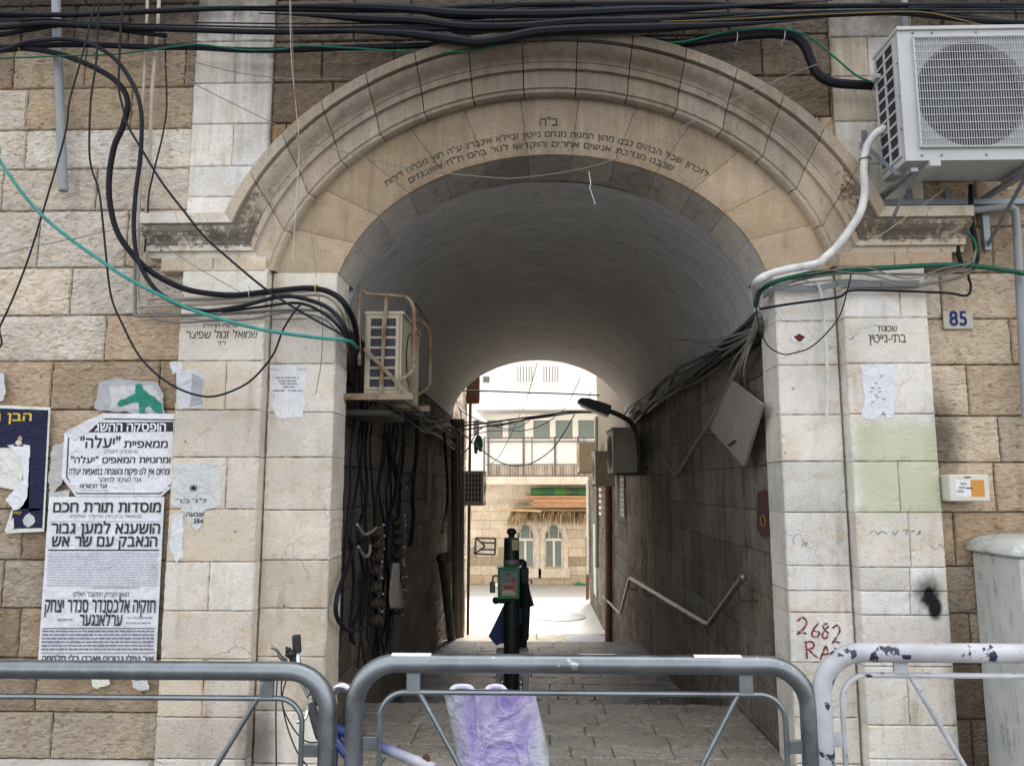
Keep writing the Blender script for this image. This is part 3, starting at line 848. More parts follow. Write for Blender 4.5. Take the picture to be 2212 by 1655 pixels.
# graffiti, an outlined flag on the lower wall
w = MB(); q = lambda x, y: F(x, y, YF - .022)
def stroke(mb, pts, wd, th=.006, col=(.05, .05, .05)):
    for a, b in zip(pts[:-1], pts[1:]): mb.bar(a, b, wd, th, up=(0, 1, 0), col=col)
for pts in ([(1028, 1162), (1070, 1163), (1069, 1198), (1025, 1196), (1028, 1162)], [(1028, 1162), (1048, 1180), (1025, 1196)], [(1041, 1172), (1070, 1173)], [(1036, 1187), (1069, 1187)]):
    stroke(w, [q(*p) for p in pts], .055)
tag(w.build("flag_graffiti", simple("black_spray_paint", (.05, .05, .055), .8), far), "outlined flag sprayed in black")
w = MB(); x = fx(1008)
w.tube([(x, YF - .06, -1.5), (x + .01, YF - .06, 2.2)], .03, 8); w.build("drain_pipe", M_WHITEFR, far)

# left and right houses beyond the passage
left = thing("plastered_alley_house", "narrow stone house at the left end of the passage, brown downpipe on its corner", "house", (-2.5, 14.2, -1.5))
w = MB()
lay(w, (np.array([-1.34, 0, 0]), VY, VZ, VX), list(np.arange(-2, 4.7, .32)), 12.86, 15.6, [LP, LT, GREY, PALE], lo=.3, hi=.6, amp=.016, cell=.05, depth=.04)
w.box((-6, 12.86, -2), (-1.36, 15.58, 6.2), LT)
w.build("side_wall", M_YARD, left)
w = MB(); w.box((-1.34, 13.55, 1.62), (-1.30, 13.9, 2.45)); w.build("shutter", simple("brown_shutter", (.13, .07, .045), .7), left)
w = MB(); w.box((-1.36, 15.42, 3.3), (-1.08, 15.6, 3.85)); w.tube([(-1.26, 15.45, 3.3), (-1.28, 15.45, -1.5)], .03, 10); w.build("downpipe", M_RUST, left)
right = thing("rendered_alley_house", "tall house at the right end of the passage with a rounded rendered corner", "house", (3.0, 17.0, -1.5))
w = MB(); w.col = alb(214, 202, 182)
prof = [(1.56, 12.86), (1.56, 18.4)] + [(1.56 + 3.0 * (1 - math.cos(a)), 18.4 + 3.0 * math.sin(a)) for a in np.linspace(.15, math.pi / 2, 10)] + [(9, 21.4), (9, 12.86)]
w.prism([(x, y, 1.9) for x, y in prof], (0, 0, 3.8))
w.build("upper_wall", simple("tan_render", alb(138, 127, 109), .9, var=.12, scale=3, bump=.3), right)
w = MB()
lay(w, (np.array([1.55, 0, 0]), VY, VZ, -VX), list(np.arange(-2, 1.95, .30)), 12.86, 21.4, [alb(112, 105, 95), alb(100, 93, 83), alb(122, 115, 104)], lo=.3, hi=.7, amp=.010, cell=.06, depth=.04)
w.box((1.57, 12.86, -2), (9, 21.38, 1.9), LT)
w.build("lower_wall", M_YARD, right)
white = thing("white_gabled_house", "white rendered upper house with a small gable left of the balcony", "house", (-4, 26, 1.65))
w = MB()
YWH = 25.55
w.box((-9, YWH, zd + .001), (WX(1047, 950, YWH), YWH + 1.4, WZ(1020, 915, YWH)))
xg = WX(1047, 900, YWH); zg = WZ(1020, 915, YWH)
w.prism([(xg - 3.2, YWH, zg), (xg, YWH, zg), (xg - .55, YWH, zg + .75), (xg - 1.3, YWH, zg + 1.2), (xg - 3.2, YWH, zg + .2)], (0, 1.4, 0))
w.build("wall", M_RENDER, white)
w = MB(); w.bar((xg + .1, YWH - .1, zg - .05), (xg - 1.25, YWH - .1, zg + 1.25), .14, .1, up=(0, 1, 0)); w.build("roof_edge", M_WHITEFR, white)
w = MB(); w.box((WX(1023, 900, YWH), YWH - .02, WZ(1020, 940, YWH)), (WX(1035, 900, YWH), YWH + .01, WZ(1020, 908, YWH))); w.build("window", M_SLOT, white)
# ------------------------------------------------------------------ lettering (Blender's built-in font)
LINES = {}
_chars = "אבגדהוזחטיכלמנסעפצקרשתךםןףץ\"'-.0123456789RAVE"
def _loops():
    """outline of every glyph as closed loops"""
    obs = []
    for ch in _chars:
        c = bpy.data.curves.new("glyph", 'FONT'); c.body = ch; c.fill_mode = 'NONE' if hasattr(c, "fill_mode") else c.fill_mode; c.resolution_u = 5
        o = bpy.data.objects.new("glyph", c); COL.objects.link(o); obs.append(o)
    dg = bpy.context.evaluated_depsgraph_get(); out = {}
    for ch, o in zip(_chars, obs):
        me = bpy.data.meshes.new_from_object(o.evaluated_get(dg))
        V = [tuple(v.co[:2]) for v in me.vertices]; nb = {}
        for e in me.edges:
            i, j = e.vertices; nb.setdefault(i, []).append(j); nb.setdefault(j, []).append(i)
        seen = set(); loops = []
        for s0 in nb:
            if s0 in seen: continue
            lp = [s0]; seen.add(s0); prev, cur = None, s0
            while True:
                nx = [q for q in nb[cur] if q != prev and q not in seen]
                if not nx: break
                prev, cur = cur, min(nx) if prev is None else nx[0]; lp.append(cur); seen.add(cur)
            loops.append(np.array([V[i] for i in lp]))
        out[ch] = loops
        bpy.data.meshes.remove(me)
    for o in obs:
        c = o.data; bpy.data.objects.remove(o); bpy.data.curves.remove(c)
    return out
def _runs(loops, y):
    """x intervals inside the outline on the line y (non-zero winding)"""
    X = []
    for lp in loops:
        a, b = lp, np.roll(lp, -1, 0)
        up_ = (a[:, 1] <= y) & (b[:, 1] > y); dn = (a[:, 1] > y) & (b[:, 1] <= y)
        for m, d in ((up_, 1), (dn, -1)):
            for p, q in zip(a[m], b[m]): X.append((p[0] + (q[0] - p[0]) * (y - p[1]) / (q[1] - p[1]), d))
    X.sort(); out = []; wn_ = 0
    for x, d in X:
        if wn_ == 0: st = x
        wn_ += d
        if wn_ == 0: out.append((st, x))
    return out
def _glyphs(off, rows=30):
    """letters as thin horizontal strips, exact at the sides"""
    out = {}
    for ch, lps in LOOPS.items():
        if not lps: out[ch] = (np.zeros((0, 2)), []); continue
        y0 = min(l[:, 1].min() for l in lps) - off; y1 = max(l[:, 1].max() for l in lps) + off
        n = max(4, int(rows * (y1 - y0) / .7)); V = []; Fc = []
        for k in range(n):
            ya, yb = y0 + (y1 - y0) * k / n, y0 + (y1 - y0) * (k + 1) / n; ym = (ya + yb) / 2
            rs = []
            for d in ((0,) if off == 0 else (-off, 0, off)):
                rs += [(a - off, b + off) for a, b in _runs(lps, ym + d)]
            rs.sort(); mg = []
            for a, b in rs:
                if mg and a <= mg[-1][1]: mg[-1][1] = max(mg[-1][1], b)
                else: mg.append([a, b])
            for a, b in mg:
                i = len(V); V += [(a, ya), (b, ya), (b, yb), (a, yb)]; Fc.append((i, i + 1, i + 2, i + 3))
        out[ch] = (np.array(V), Fc)
    return out
LOOPS = _loops()
GLY = {0: _glyphs(0.0), 1: _glyphs(.020)}
HREF = GLY[0]["ה"][0][:, 1].max()
def visual(s):
    """right-to-left text in drawing order"""
    return s if s.isascii() else s[::-1]
def layout(s, bold=0, gap=.07, space=.30):
    x = 0; out = []
    for ch in visual(s):
        if ch == " ": x += space; continue
        V, Fc = GLY[bold][ch]
        if not len(V): continue
        a, b = V[:, 0].min(), V[:, 0].max()
        out.append((x - a, x + (b - a) / 2, V, Fc)); x += b - a + gap
    return out, x - gap
def text_box(mb, s, x0, x1, zb, zt, Y, bold=0, col=(.03, .03, .035), th=0, gap=.07, sl=0.0):
    gl, wd = layout(s, bold, gap)
    sx = (x1 - x0) / wd; sz = (zt - zb) / HREF
    for off, m, V, Fc in gl:
        X = x0 + (V[:, 0] + off) * sx
        mb.add(np.stack([X, np.full(len(V), Y), zb + V[:, 1] * sz + (X - x0) * sl], 1), Fc, col)
def text_D(mb, s, xl, xr, yt, yb, Y, bold=0, **k):
    """text box given on the photo grid, written on the plane Y"""
    xm = (xl + xr) / 2
    text_box(mb, s, WX(xl, yb, Y), WX(xr, yb, Y), WZ(xm, yb, Y), WZ(xm, yt, Y), Y, bold, **k)
M_INK = simple("printed_ink", (.03, .03, .04), .7, attr=True, var=.2, scale=60)
M_CARVE = simple("black_filled_carving", (.035, .03, .025), .85, var=.4, scale=60)

# ---- carved lines on the arch, each letter turned to follow it
def arc_text(mb, s, xr, xl, t, h, Y):
    gl, wd = layout(s, 0, .10, .34)
    def th_at(x): return math.acos(np.clip((x - ACX) / (AA + t), -1, 1))
    a0, a1 = th_at(xr), th_at(xl)                           # right end -> left end
    N = 400; th = np.linspace(a0, a1, N)
    px, pz = ACX + (AA + t) * np.cos(th), AZ + (AB + t) * np.sin(th)
    L = np.concatenate([[0], np.cumsum(np.hypot(np.diff(px), np.diff(pz)))])
    for off, m, V, Fc in gl:
        d = L[-1] * (1 - m / wd)
        q = np.interp(d, L, th)
        c = np.array([ACX + (AA + t) * math.cos(q), AZ + (AB + t) * math.sin(q)])
        tx = np.array([(AA + t) * math.sin(q), -(AB + t) * math.cos(q)]); tx /= np.linalg.norm(tx)
        nz = np.array([-tx[1], tx[0]])
        sc = L[-1] / wd
        lx = (V[:, 0] + off - m) * sc; ly = (V[:, 1]) * h / HREF
        W = c + lx[:, None] * tx + ly[:, None] * nz
        mb.add(np.stack([W[:, 0], np.full(len(V), Y), W[:, 1]], 1), Fc)
w = MB()
arc_text(w, "לזכרון שכל הבתים נבנו מהון המנוח מנחם נייטין וביילא אינברג ע\"ה חוץ מכמה דירות", 1.115, -.93, .118, .036, YR - .003)
arc_text(w, "שנבנו מנדבת אנשים אחרים והוקדשו לגור בהם ת\"ח אשכנזים", .90, -.78, .050, .036, YR - .003)
text_D(w, "ב\"ה", 1166, 1206, 256, 272, YR - .003)
w.build("carved_inscription", M_CARVE, BAND)
w = MB()
yi = YP - .0025
text_D(w, "שכנה הרה\"ג", 437, 516, 700, 708, yi); text_D(w, "שמואל זנוול שפיצר", 402, 556, 716, 731, yi); text_D(w, "ז\"ל", 470, 488, 738, 746, yi)
w.build("carved_inscription", M_CARVE, PL)
w = MB()
text_D(w, "שכונת", 1897, 1939, 704, 716, yi); text_D(w, "בתי-נייטין", 1877, 1958, 723, 740, yi)
w.build("carved_inscription", M_CARVE, PR)
# ------------------------------------------------------------------ posters, notices, plates, painted marks
def paper_mat(name, col=(.78, .78, .80), var=.10):
    t = NT(name)
    c = t.attr()
    n1 = t.noise(9, 5, .65, .8); n2 = t.noise(40, 4, .6)
    c = t.mix(1.0, c, t.gray(t.mr(n1, .3, .7, 1 - var, 1.03)), 'MULTIPLY')
    h = t.math('ADD', n1, t.math('MULTIPLY', t.noise(1, 3, .5, 1.2, t.scaled((22, 22, 6))), .6))
    return t.done(c, .75, 0, t.bump(h, .95, .025), .3)
M_PAPER = paper_mat("pasted_paper")
PW = (.74, .74, .77)
def sheet(mb, outline, Y, col=PW, th=.002, jag=0.0, seed=0):
    pts = []
    for (a, b) in zip(outline, outline[1:] + outline[:1]):
        n = max(1, int(math.hypot(b[0] - a[0], b[1] - a[1]) / (6 if jag else 40)))
        for k in range(n):
            f = k / n; x = a[0] + (b[0] - a[0]) * f; y = a[1] + (b[1] - a[1]) * f
            if jag: x += (vnoise(np.array(x * .13), np.array(y * .13), seed) - .5) * jag * 2; y += (vnoise(np.array(x * .13), np.array(y * .13), seed + 3) - .5) * jag * 2
            pts.append(P(float(x), float(y), Y))
    mb.prism(pts, (0, th, 0), col)
def rectD(x0, y0, x1, y1): return [(x0, y0), (x1, y0), (x1, y1), (x0, y1)]
NAVY, GOLD = (.012, .014, .045), (.62, .42, .05)
YO = 4.632
def poster(name, label, cat="poster", at=(200, 1000), Y=YO):
    return thing(name, label, cat, P(at[0], at[1], Y))

# black poster with gold heading, torn open at the left
p = poster("torn_poster", "black poster with yellow heading and white border, its left side torn away to white paper", at=(60, 1010))
w = MB(); sheet(w, [(-60, 873), (109, 880), (95, 1148), (14, 1152), (10, 1146), (40, 1060), (-60, 1040)], YO + .004, (.70, .70, .64)); w.build("border_sheet", M_PAPER, p)
w = MB()
sheet(w, [(-60, 880), (104, 886), (91, 1140), (22, 1142), (28, 1100), (88, 1098), (89, 1102), (62, 1104), (66, 968), (-60, 966)], YO + .0015, NAVY)
w.build("printed_sheet", M_PAPER, p)
w = MB(); sheet(w, [(15, 960), (64, 962), (60, 1072), (46, 1096), (30, 1102), (12, 1078), (50, 1036), (48, 1000), (30, 975)], YO - .001, PW, jag=2.0)
sheet(w, [(63, 1108), (73, 1116), (76, 1126), (70, 1134), (60, 1139), (52, 1133), (49, 1124), (54, 1114)], YO - .001, (.55, .55, .56)); sheet(w, [(18, 1135), (29, 1118), (30, 1141), (20, 1144)], YO - .001, PW); w.build("torn_white_paper", M_PAPER, p)
w = MB(); text_D(w, "הבן גודל", -62, 68, 893, 909, YO - .0012, 1, col=GOLD); text_D(w, "קופתי", 28, 46, 1105, 1110, YO - .0012, 0, col=GOLD)
w.build("heading", M_INK, p)
w = MB(); w.ball(P(43, 948, YO), .014, 10, 8, (1, .12, 1.3), col=(.42, .27, .17)); w.ball(P(40, 957, YO), .02, 10, 8, (1, .1, .9), col=(.6, .58, .52))
sheet(w, [(28, 964), (33, 956), (46, 958), (53, 964)], YO - .001, (.32, .36, .42)); w.build("bearded_portrait", M_INK, p)

# white announcement
p = poster("announcement_poster", "white printed notice with a black heading bar, dark frame and folded corners", at=(260, 985))
w = MB(); sheet(w, [(223, 893), (381, 894), (376, 1049), (349, 1072), (163, 1072), (153, 1058), (133, 1032), (139, 935), (190, 908)], YO); w.build("sheet", M_PAPER, p)
w = MB(); yk = YO - .0016
def line(mb, pts, wd, Y=yk, col=NAVY):
    for a, b in zip(pts[:-1], pts[1:]):
        A, B = P(*a, Y), P(*b, Y); mb.bar(A, B, wd * Y / 1650, .0006, up=(0, 1, 0), col=col)
sheet(w, [(198, 913), (374, 911), (374, 932), (186, 934)], yk, (.02, .02, .025), .0006)
line(w, [(226, 905), (378, 907), (372, 1044), (346, 1066), (166, 1066)], 2.6); line(w, [(166, 1066), (144, 1030), (148, 945)], 2.6)
w.build("printed_frame", M_INK, p)
w = MB()
text_D(w, "הופסקה ההשג", 205, 358, 915, 931, yk - .001, 1, col=PW)
text_D(w, "ממאפיית", 267, 362, 953, 967, yk, 1); text_D(w, "\"יעלה\"", 172, 259, 947, 967, yk, 1); text_D(w, "גני סחרוב ירושלים", 224, 297, 972, 979, yk, 0, col=(.2, .2, .22))
text_D(w, "ומחנויות המאפים \"יעלה\"", 152, 368, 988, 1000, yk, 1); text_D(w, "ומהיום אין לנו פיקוח והשגחה במאפיות יעלה", 149, 367, 1013, 1025, yk, 1)
text_D(w, "ועל הציבור להיזהר", 212, 304, 1032, 1041, yk, 0); text_D(w, "ועד הכשרות", 172, 230, 1046, 1054, yk, 1)
line(w, [(172, 1059), (236, 1059)], 1.2, col=(.35, .35, .38))
w.build("lettering", M_INK, p)
w = MB(); sheet(w, [(190, 907), (222, 893), (226, 903), (190, 934), (160, 952), (142, 936)], YO - .003, (.66, .66, .69), jag=1.2); w.build("folded_corner", M_PAPER, p); w = MB(); sheet(w, [(133, 1032), (153, 1058), (166, 1068), (160, 1050), (146, 1036)], YO - .003, (.66, .66, .68)); w.build("folded_corner", M_PAPER, p); w = MB(); sheet(w, [(349, 1071), (376, 1048), (352, 1054)], YO - .003, (.66, .66, .69))
w.build("folded_corner", M_PAPER, p)

# tall white obituary
p = poster("long_poster", "tall white poster of large black headings above dense small print, just over the railing", at=(220, 1260))
w = MB()
nu, nv = 22, 40; V = []
for i in range(nu):
    for j in range(nv):
        fx_, fy_ = i / (nu - 1), j / (nv - 1)
        xl, xr = 106 + (80 - 106) * fy_, 355 + (336 - 355) * fy_
        q = P(xl + (xr - xl) * fx_, 1073 + (1456 - 1073) * fy_, YO + .002)
        q[1] += (fbm(np.array(q[0] * 9), np.array(q[2] * 5), 4) - .5) * .006
        V.append(q)
w.grid(V, nu, nv)
w.c[-1][:, :3] = PW
w.build("sheet", M_PAPER, p, smooth=True)
w = MB(); yk = YO - .0035
text_D(w, "מוסדות תורת חכם", 114, 347, 1086, 1106, yk, 1); text_D(w, "בנשיאות כ\"ק מרן אדמו\"ר שליט\"א", 150, 306, 1112, 1118, yk, 0, col=(.2, .2, .24))
line(w, [(106, 1126), (352, 1126)], 1.0, yk, (.4, .4, .44))
text_D(w, "הושענא למען גבור", 110, 345, 1131, 1152, yk, 1); text_D(w, "הנאבק עם שר אש", 111, 339, 1159, 1180, yk, 1)
line(w, [(104, 1188), (343, 1188)], 2.6, yk)
text_D(w, "הגאון הצדיק המקובל האלקי", 157, 278, 1279, 1288, yk, 0); text_D(w, "חזקיה אלכסנדר סנדר יצחק", 96, 335, 1296, 1322, yk, 1); text_D(w, "ערלאנגער", 171, 263, 1328, 1351, yk, 1)
line(w, [(92, 1357), (334, 1357)], 1.6, yk); line(w, [(90, 1410), (334, 1410)], 1.2, yk)
text_D(w, "איך נפלו גבורים ויאבדו כלי מלחמה", 90, 331, 1417, 1428, yk, 1)
w.build("headings", M_INK, p)
w = MB()
def body(mb, xl, xr, y0, y1, n, wd, col, Y=yk):
    for k in range(n):
        y = y0 + (y1 - y0) * k / max(1, n - 1); x = xl + (y - y0) * -.06; e = xr + (y - y0) * -.06
        while x < e - 3:
            l_ = min(RNG.uniform(5, 15), e - x); line(mb, [(x, y), (x + l_, y)], wd * RNG.uniform(.8, 1.15), Y, col); x += l_ + 2.0
body(w, 104, 343, 1195, 1264, 13, 2.1, (.40, .40, .47)); body(w, 200, 300, 1269, 1269, 1, 2.2, (.25, .25, .31))
body(w, 91, 333, 1363, 1402, 6, 3.4, (.17, .17, .23)); body(w, 273, 328, 1334, 1345, 2, 3, (.3, .3, .36)); body(w, 124, 160, 1338, 1338, 1, 4, (.3, .3, .36))
w.build("small_print", M_INK, p)

# scraps of older bills
def scrap(label, outs, Y=YO + .005, name="paper_scrap", extra=None, cat="paper scrap"):
    c_ = outs[0][0][0]
    t_ = thing(name, label, cat, P(c_[0], c_[1], Y))
    w = MB()
    for k, (o, col) in enumerate(outs): sheet(w, o, Y - .0006 * k, col, jag=2.6, seed=int(c_[0]) + k)
    w.build("paper", M_PAPER, t_)
    if extra: extra(t_)
    return t_
def green_splat(t_):
    w = MB()
    for o in ([(293, 832), (304, 828), (308, 842), (318, 850), (334, 858), (346, 870), (352, 894), (336, 893), (322, 876), (314, 882), (312, 893), (300, 892), (302, 870), (290, 868), (268, 876), (254, 876), (256, 866), (276, 858), (292, 850)],):
        sheet(w, o, YO - .001, (.004, .20, .13), jag=2.2, seed=5)
    w.build("paint_splash", simple("green_paint", (.004, .21, .14), .6, var=.5, scale=30), t_)
scrap("grey torn bill remains with a splash of green paint", [([(212, 826), (250, 818), (340, 826), (352, 850), (356, 895), (300, 893), (205, 884)], (.42, .42, .43)), ([(236, 835), (330, 832), (345, 862), (330, 886), (240, 880)], (.56, .56, .56))], extra=green_splat)
scrap("crumpled grey and white paper rags stuck beside the black cable loop", [([(368, 782), (392, 780), (396, 796), (372, 808)], (.62, .62, .63)), ([(380, 800), (425, 800), (440, 812), (438, 880), (384, 884)], (.58, .59, .62)), ([(415, 806), (438, 815), (436, 874), (410, 880)], (.36, .37, .40))], YP - .004)
scrap("dirty white torn strips left of the white notice", [([(112, 965), (148, 950), (140, 1000), (135, 1040), (112, 1068), (104, 1040)], (.45, .44, .42)), ([(105, 1062), (150, 1058), (150, 1074), (106, 1074)], (.5, .49, .47))])
scrap("small white rags at the left edge above the black poster", [([(-20, 800), (6, 806), (12, 850), (4, 868), (-20, 868)], (.6, .6, .62))])
def star(t_):
    w = MB()
    for k in range(8):
        a = k * math.pi / 4; line(w, [(418, 1054), (418 + 9 * math.cos(a), 1054 + 8 * math.sin(a))], 2.2, YP - .007)
    text_D(w, "לדבר", 378, 446, 1078, 1086, YP - .007, 0, col=(.12, .12, .12)); text_D(w, "שבעה", 402, 440, 1107, 1115, YP - .007, 1); text_D(w, "284", 418, 438, 1122, 1130, YP - .007, 1)
    w.build("printed_marks", M_INK, t_)
scrap("washed out white bill with a dark star and 284 on the left pilaster", [([(376, 998), (470, 1000), (480, 1020), (476, 1090), (440, 1105), (436, 1135), (424, 1150), (408, 1130), (400, 1104), (372, 1092)], (.60, .60, .58)), ([(372, 1112), (396, 1108), (394, 1205), (380, 1215), (366, 1180)], (.68, .68, .68))], YP - .004, extra=star)
scrap("torn white strip just under the grey top rail, right part", [([(284, 1468), (318, 1468), (322, 1490), (300, 1492), (286, 1484)], (.58, .58, .58))])
scrap("yellowish white scrap under the rail below the tall poster", [([(196, 1464), (236, 1464), (238, 1478), (212, 1488), (198, 1480)], (.68, .66, .54))])
nt = thing("pasted_notice", "small white notice with a few grey lines on the left pier", "notice", P(622, 845, YR - .004))
w = MB(); sheet(w, [(582, 789), (663, 790), (660, 862), (653, 902), (600, 904), (585, 880)], YR - .004, (.72, .72, .73), jag=1.2); w.build("sheet", M_PAPER, nt)
w = MB()
for y_, a, b in ((816, 597, 645), (823, 602, 640), (829, 606, 643), (836, 612, 640), (844, 590, 615), (844, 622, 654)): body(w, a, b, y_, y_, 1, 2.6, (.22, .22, .24), YR - .006)
for a in (590, 650): line(w, [(a - 6, 798), (a + 10, 798)], 4, YR - .006, (.5, .5, .52))
w.build("small_print", M_INK, nt)
wp = scrap("whitish half scraped bill on the right pilaster under the carved words", [([(1858, 788), (1930, 786), (1934, 900), (1916, 906), (1908, 890), (1890, 905), (1860, 903), (1868, 860)], (.70, .71, .74))], YP - .004)
w = MB()
for x_, y_ in ((1905, 812), (1893, 828), (1886, 838), (1900, 838), (1882, 846), (1902, 846), (1893, 853), (1896, 858), (1910, 862), (1886, 868)): line(w, [(x_ - 4, y_), (x_ + 3, y_)], 2.4, YP - .0062, (.3, .3, .32))
w.build("print_traces", M_INK, wp)

# painted marks on the stone, parts of the pilaster and pier that carry them
def paint_mat(name, col, scale=7, lo=.35, hi=.5, rough=.75):
    t = NT(name)
    n = t.noise(scale, 5, .65, .3)
    tr = t.n("ShaderNodeBsdfTransparent"); mx = t.n("ShaderNodeMixShader")
    t.done(t.mix(t.noise(20, 3), tuple(c * .85 for c in col), col), rough, 0, t.bump(t.noise(60, 4), .4, .006))
    return t, tr, mx, n
def decal(name, col, alpha_fn, rough=.75):
    t = NT(name)
    t.done(t.mix(t.noise(20, 3), tuple(c * .85 for c in col), tuple(col)), rough, 0, t.bump(t.noise(60, 4), .4, .006))
    t.l(alpha_fn(t), t.b.inputs["Alpha"])
    return t.m
w = MB()
def tubeD(mb, pts, r, Y, n=6, seg=6, col=None): mb.tube(spline([P(*p[:2], p[2] if len(p) > 2 else Y) for p in pts], n), r * Y / 1650, seg, col=col)
YG = YR - .001
for pts in ([(1722, 1342), (1733, 1333), (1742, 1342), (1737, 1356), (1722, 1369), (1732, 1366), (1742, 1368)], [(1768, 1346), (1756, 1360), (1754, 1372), (1764, 1375), (1770, 1366), (1758, 1362)],
            [(1788, 1346), (1778, 1350), (1782, 1360), (1789, 1368), (1784, 1378), (1776, 1374), (1780, 1362), (1790, 1352)], [(1798, 1356), (1808, 1350), (1814, 1360), (1808, 1374), (1798, 1388), (1804, 1385), (1814, 1388)],
            [(1740, 1384), (1742, 1402), (1743, 1422)], [(1740, 1386), (1754, 1386), (1758, 1396), (1744, 1404)], [(1748, 1404), (1758, 1414), (1766, 1420)], [(1772, 1424), (1778, 1408), (1784, 1395), (1788, 1408), (1792, 1422)], [(1775, 1413), (1790, 1412)], [(1804, 1398), (1806, 1410)]):
    tubeD(w, pts, 2.0, YG)
tag(w.build("red_graffiti", decal("red_paint", (.20, .022, .02), lambda t: t.mr(t.noise(70, 3, .7), .40, .52)), RR), "2682 RA brushed in red")
w = MB()
for pts in ([(1880, 1150), (1890, 1146), (1896, 1154), (1904, 1148), (1916, 1152)], [(1928, 1146), (1932, 1155), (1940, 1145)], [(1950, 1146), (1960, 1144), (1956, 1155)], [(1968, 1148), (1976, 1146)], [(1980, 1156), (1988, 1146), (1986, 1155)]):
    tubeD(w, pts, .9, YP - .0006)
w.build("pencil_scribble", simple("grey_pencil", (.12, .12, .12), .8), PR)

# plates and boxes on the right
pl = thing("house_number_plate", "small enamel plate with the blue number 85", "house number", P(2070, 690, 4.655))
w = MB(); a, b = P(2040, 711, 4.655), P(2101, 671, 4.655); w.box(a, (b[0], 4.668, b[2]), ch=.003); w.build("plate", simple("cream_enamel", alb(182, 176, 154), .35, var=.12, dirt=((.10, .07, .04), 24, .62)), pl)
w = MB(); text_D(w, "85", 2052, 2090, 677, 703, 4.653, 1, col=(.01, .012, .11)); w.build("digits", M_INK, pl)
ov = thing("oval_plate", "white enamel oval with a rusted away middle on the right pier", "plate", P(1729, 730, YR - .004))
c_ = P(1729, 730, YR - .006); w = MB()
w.prism([c_ + np.array([.058 * math.cos(a), 0, .036 * math.sin(a)]) for a in np.linspace(0, 2 * math.pi, 28, endpoint=False)], (0, .008, 0)); w.build("plate", simple("chipped_enamel", alb(224, 220, 212), .35, dirt=((.10, .03, .015), 30, .64)), ov)
w = MB(); w.prism([c_ + np.array([-.006 + .030 * math.cos(a) * (1 + .25 * math.sin(3 * a)), -.0015, .021 * math.sin(a) * (1 + .2 * math.cos(4 * a))]) for a in np.linspace(0, 2 * math.pi, 24, endpoint=False)], (0, .0012, 0)); w.build("rust_patch", simple("red_rust", (.10, .026, .012), .9, var=.4, scale=80), ov)
bx = thing("wall_box", "cream plastic box with an orange and white sticker on the right wall", "box", P(2085, 1052, 4.5))
YBX = 4.52
x0, z0 = P(2054, 1083, YBX)[[0, 2]]; x1, z1 = P(2136, 1025, YBX)[[0, 2]]
w = MB(); w.box((x0, YBX, z0), (x1, 4.67, z1), ch=.006); w.build("casing", simple("cream_plastic", alb(220, 214, 196), .45, var=.1, dirt=((.25, .24, .2), 20, .6)), bx)
w = MB(); q = lambda f: x0 + (x1 - x0) * f; r = lambda f: z0 + (z1 - z0) * f
w.box((q(.14), YBX - .0015, r(.18)), (q(.52), YBX + .001, r(.80)), (.7, .7, .68)); w.box((q(.52), YBX - .0015, r(.18)), (q(.86), YBX + .001, r(.80)), (.55, .25, .05)); w.box((q(.40), YBX - .0025, r(.47)), (q(.56), YBX - .0016, r(.52)), (.05, .05, .05)); w.box((q(.38), YBX - .003, r(.88)), (q(.54), YBX + .001, r(.92)), (.03, .03, .03))
for k in range(3): w.box((q(.17 + .05 * k), YBX - .0025, r(.34 + .14 * k)), (q(.34 + .04 * k), YBX - .0016, r(.42 + .14 * k)), (.3, .3, .3))
w.build("sticker", M_INK, bx)
# ------------------------------------------------------------------ street furniture in front
def galv(name, col, worn=None, rough=.38, metal=.55):
    t = NT(name)
    n = t.noise(5, 5, .65, .4); f = t.noise(60, 3, .6)
    c = t.mix(1.0, col, t.gray(t.mr(n, .25, .75, .60, 1.25)), 'MULTIPLY')
    c = t.mix(t.mr(f, .55, .75, 0, .35), c, (.34, .33, .31))
    if worn:
        wn_ = t.noise(worn[1], 4, .62, .2); m = t.mr(wn_, worn[2], worn[2] + .025)
        c = t.mix(m, c, worn[0])
    return t.done(c, t.mr(n, .3, .7, rough - .08, rough + .2), metal, t.bump(t.math('ADD', f, t.math('MULTIPLY', n, 2)), .25, .002), .5)
M_GALV = galv("galvanised_tube", (.225, .25, .265), ((.42, .43, .43), 13, .665), .30, .85)
M_WORN = galv("worn_white_paint_tube", (.46, .465, .485), ((.02, .022, .05), 17, .595), .42, .0)
M_STICK = simple("white_sticker", (.78, .77, .74), .5, var=.15, scale=40)
def rpath(x0, x1, zt, r, Y, zb=.06, tilt=0.0):
    """inverted U with round corners"""
    pts = [(x0, Y, zb), (x0, Y, (zb + zt) / 2), (x0, Y, zt - r)]
    pts += [(x0 + r * (1 - math.cos(a)), Y, zt - r * (1 - math.sin(a))) for a in np.linspace(.15, math.pi / 2, 9)]
    pts += [(x0 + r + (x1 - x0 - 2 * r) * f, Y, zt) for f in (.15, .5, .85)]
    pts += [(x1 - r * (1 - math.sin(a)), Y, zt - r * (1 - math.cos(a))) for a in np.linspace(0, math.pi / 2 - .15, 9)]
    pts += [(x1, Y, zt - r), (x1, Y, (zb + zt) / 2), (x1, Y, zb)]
    return pts
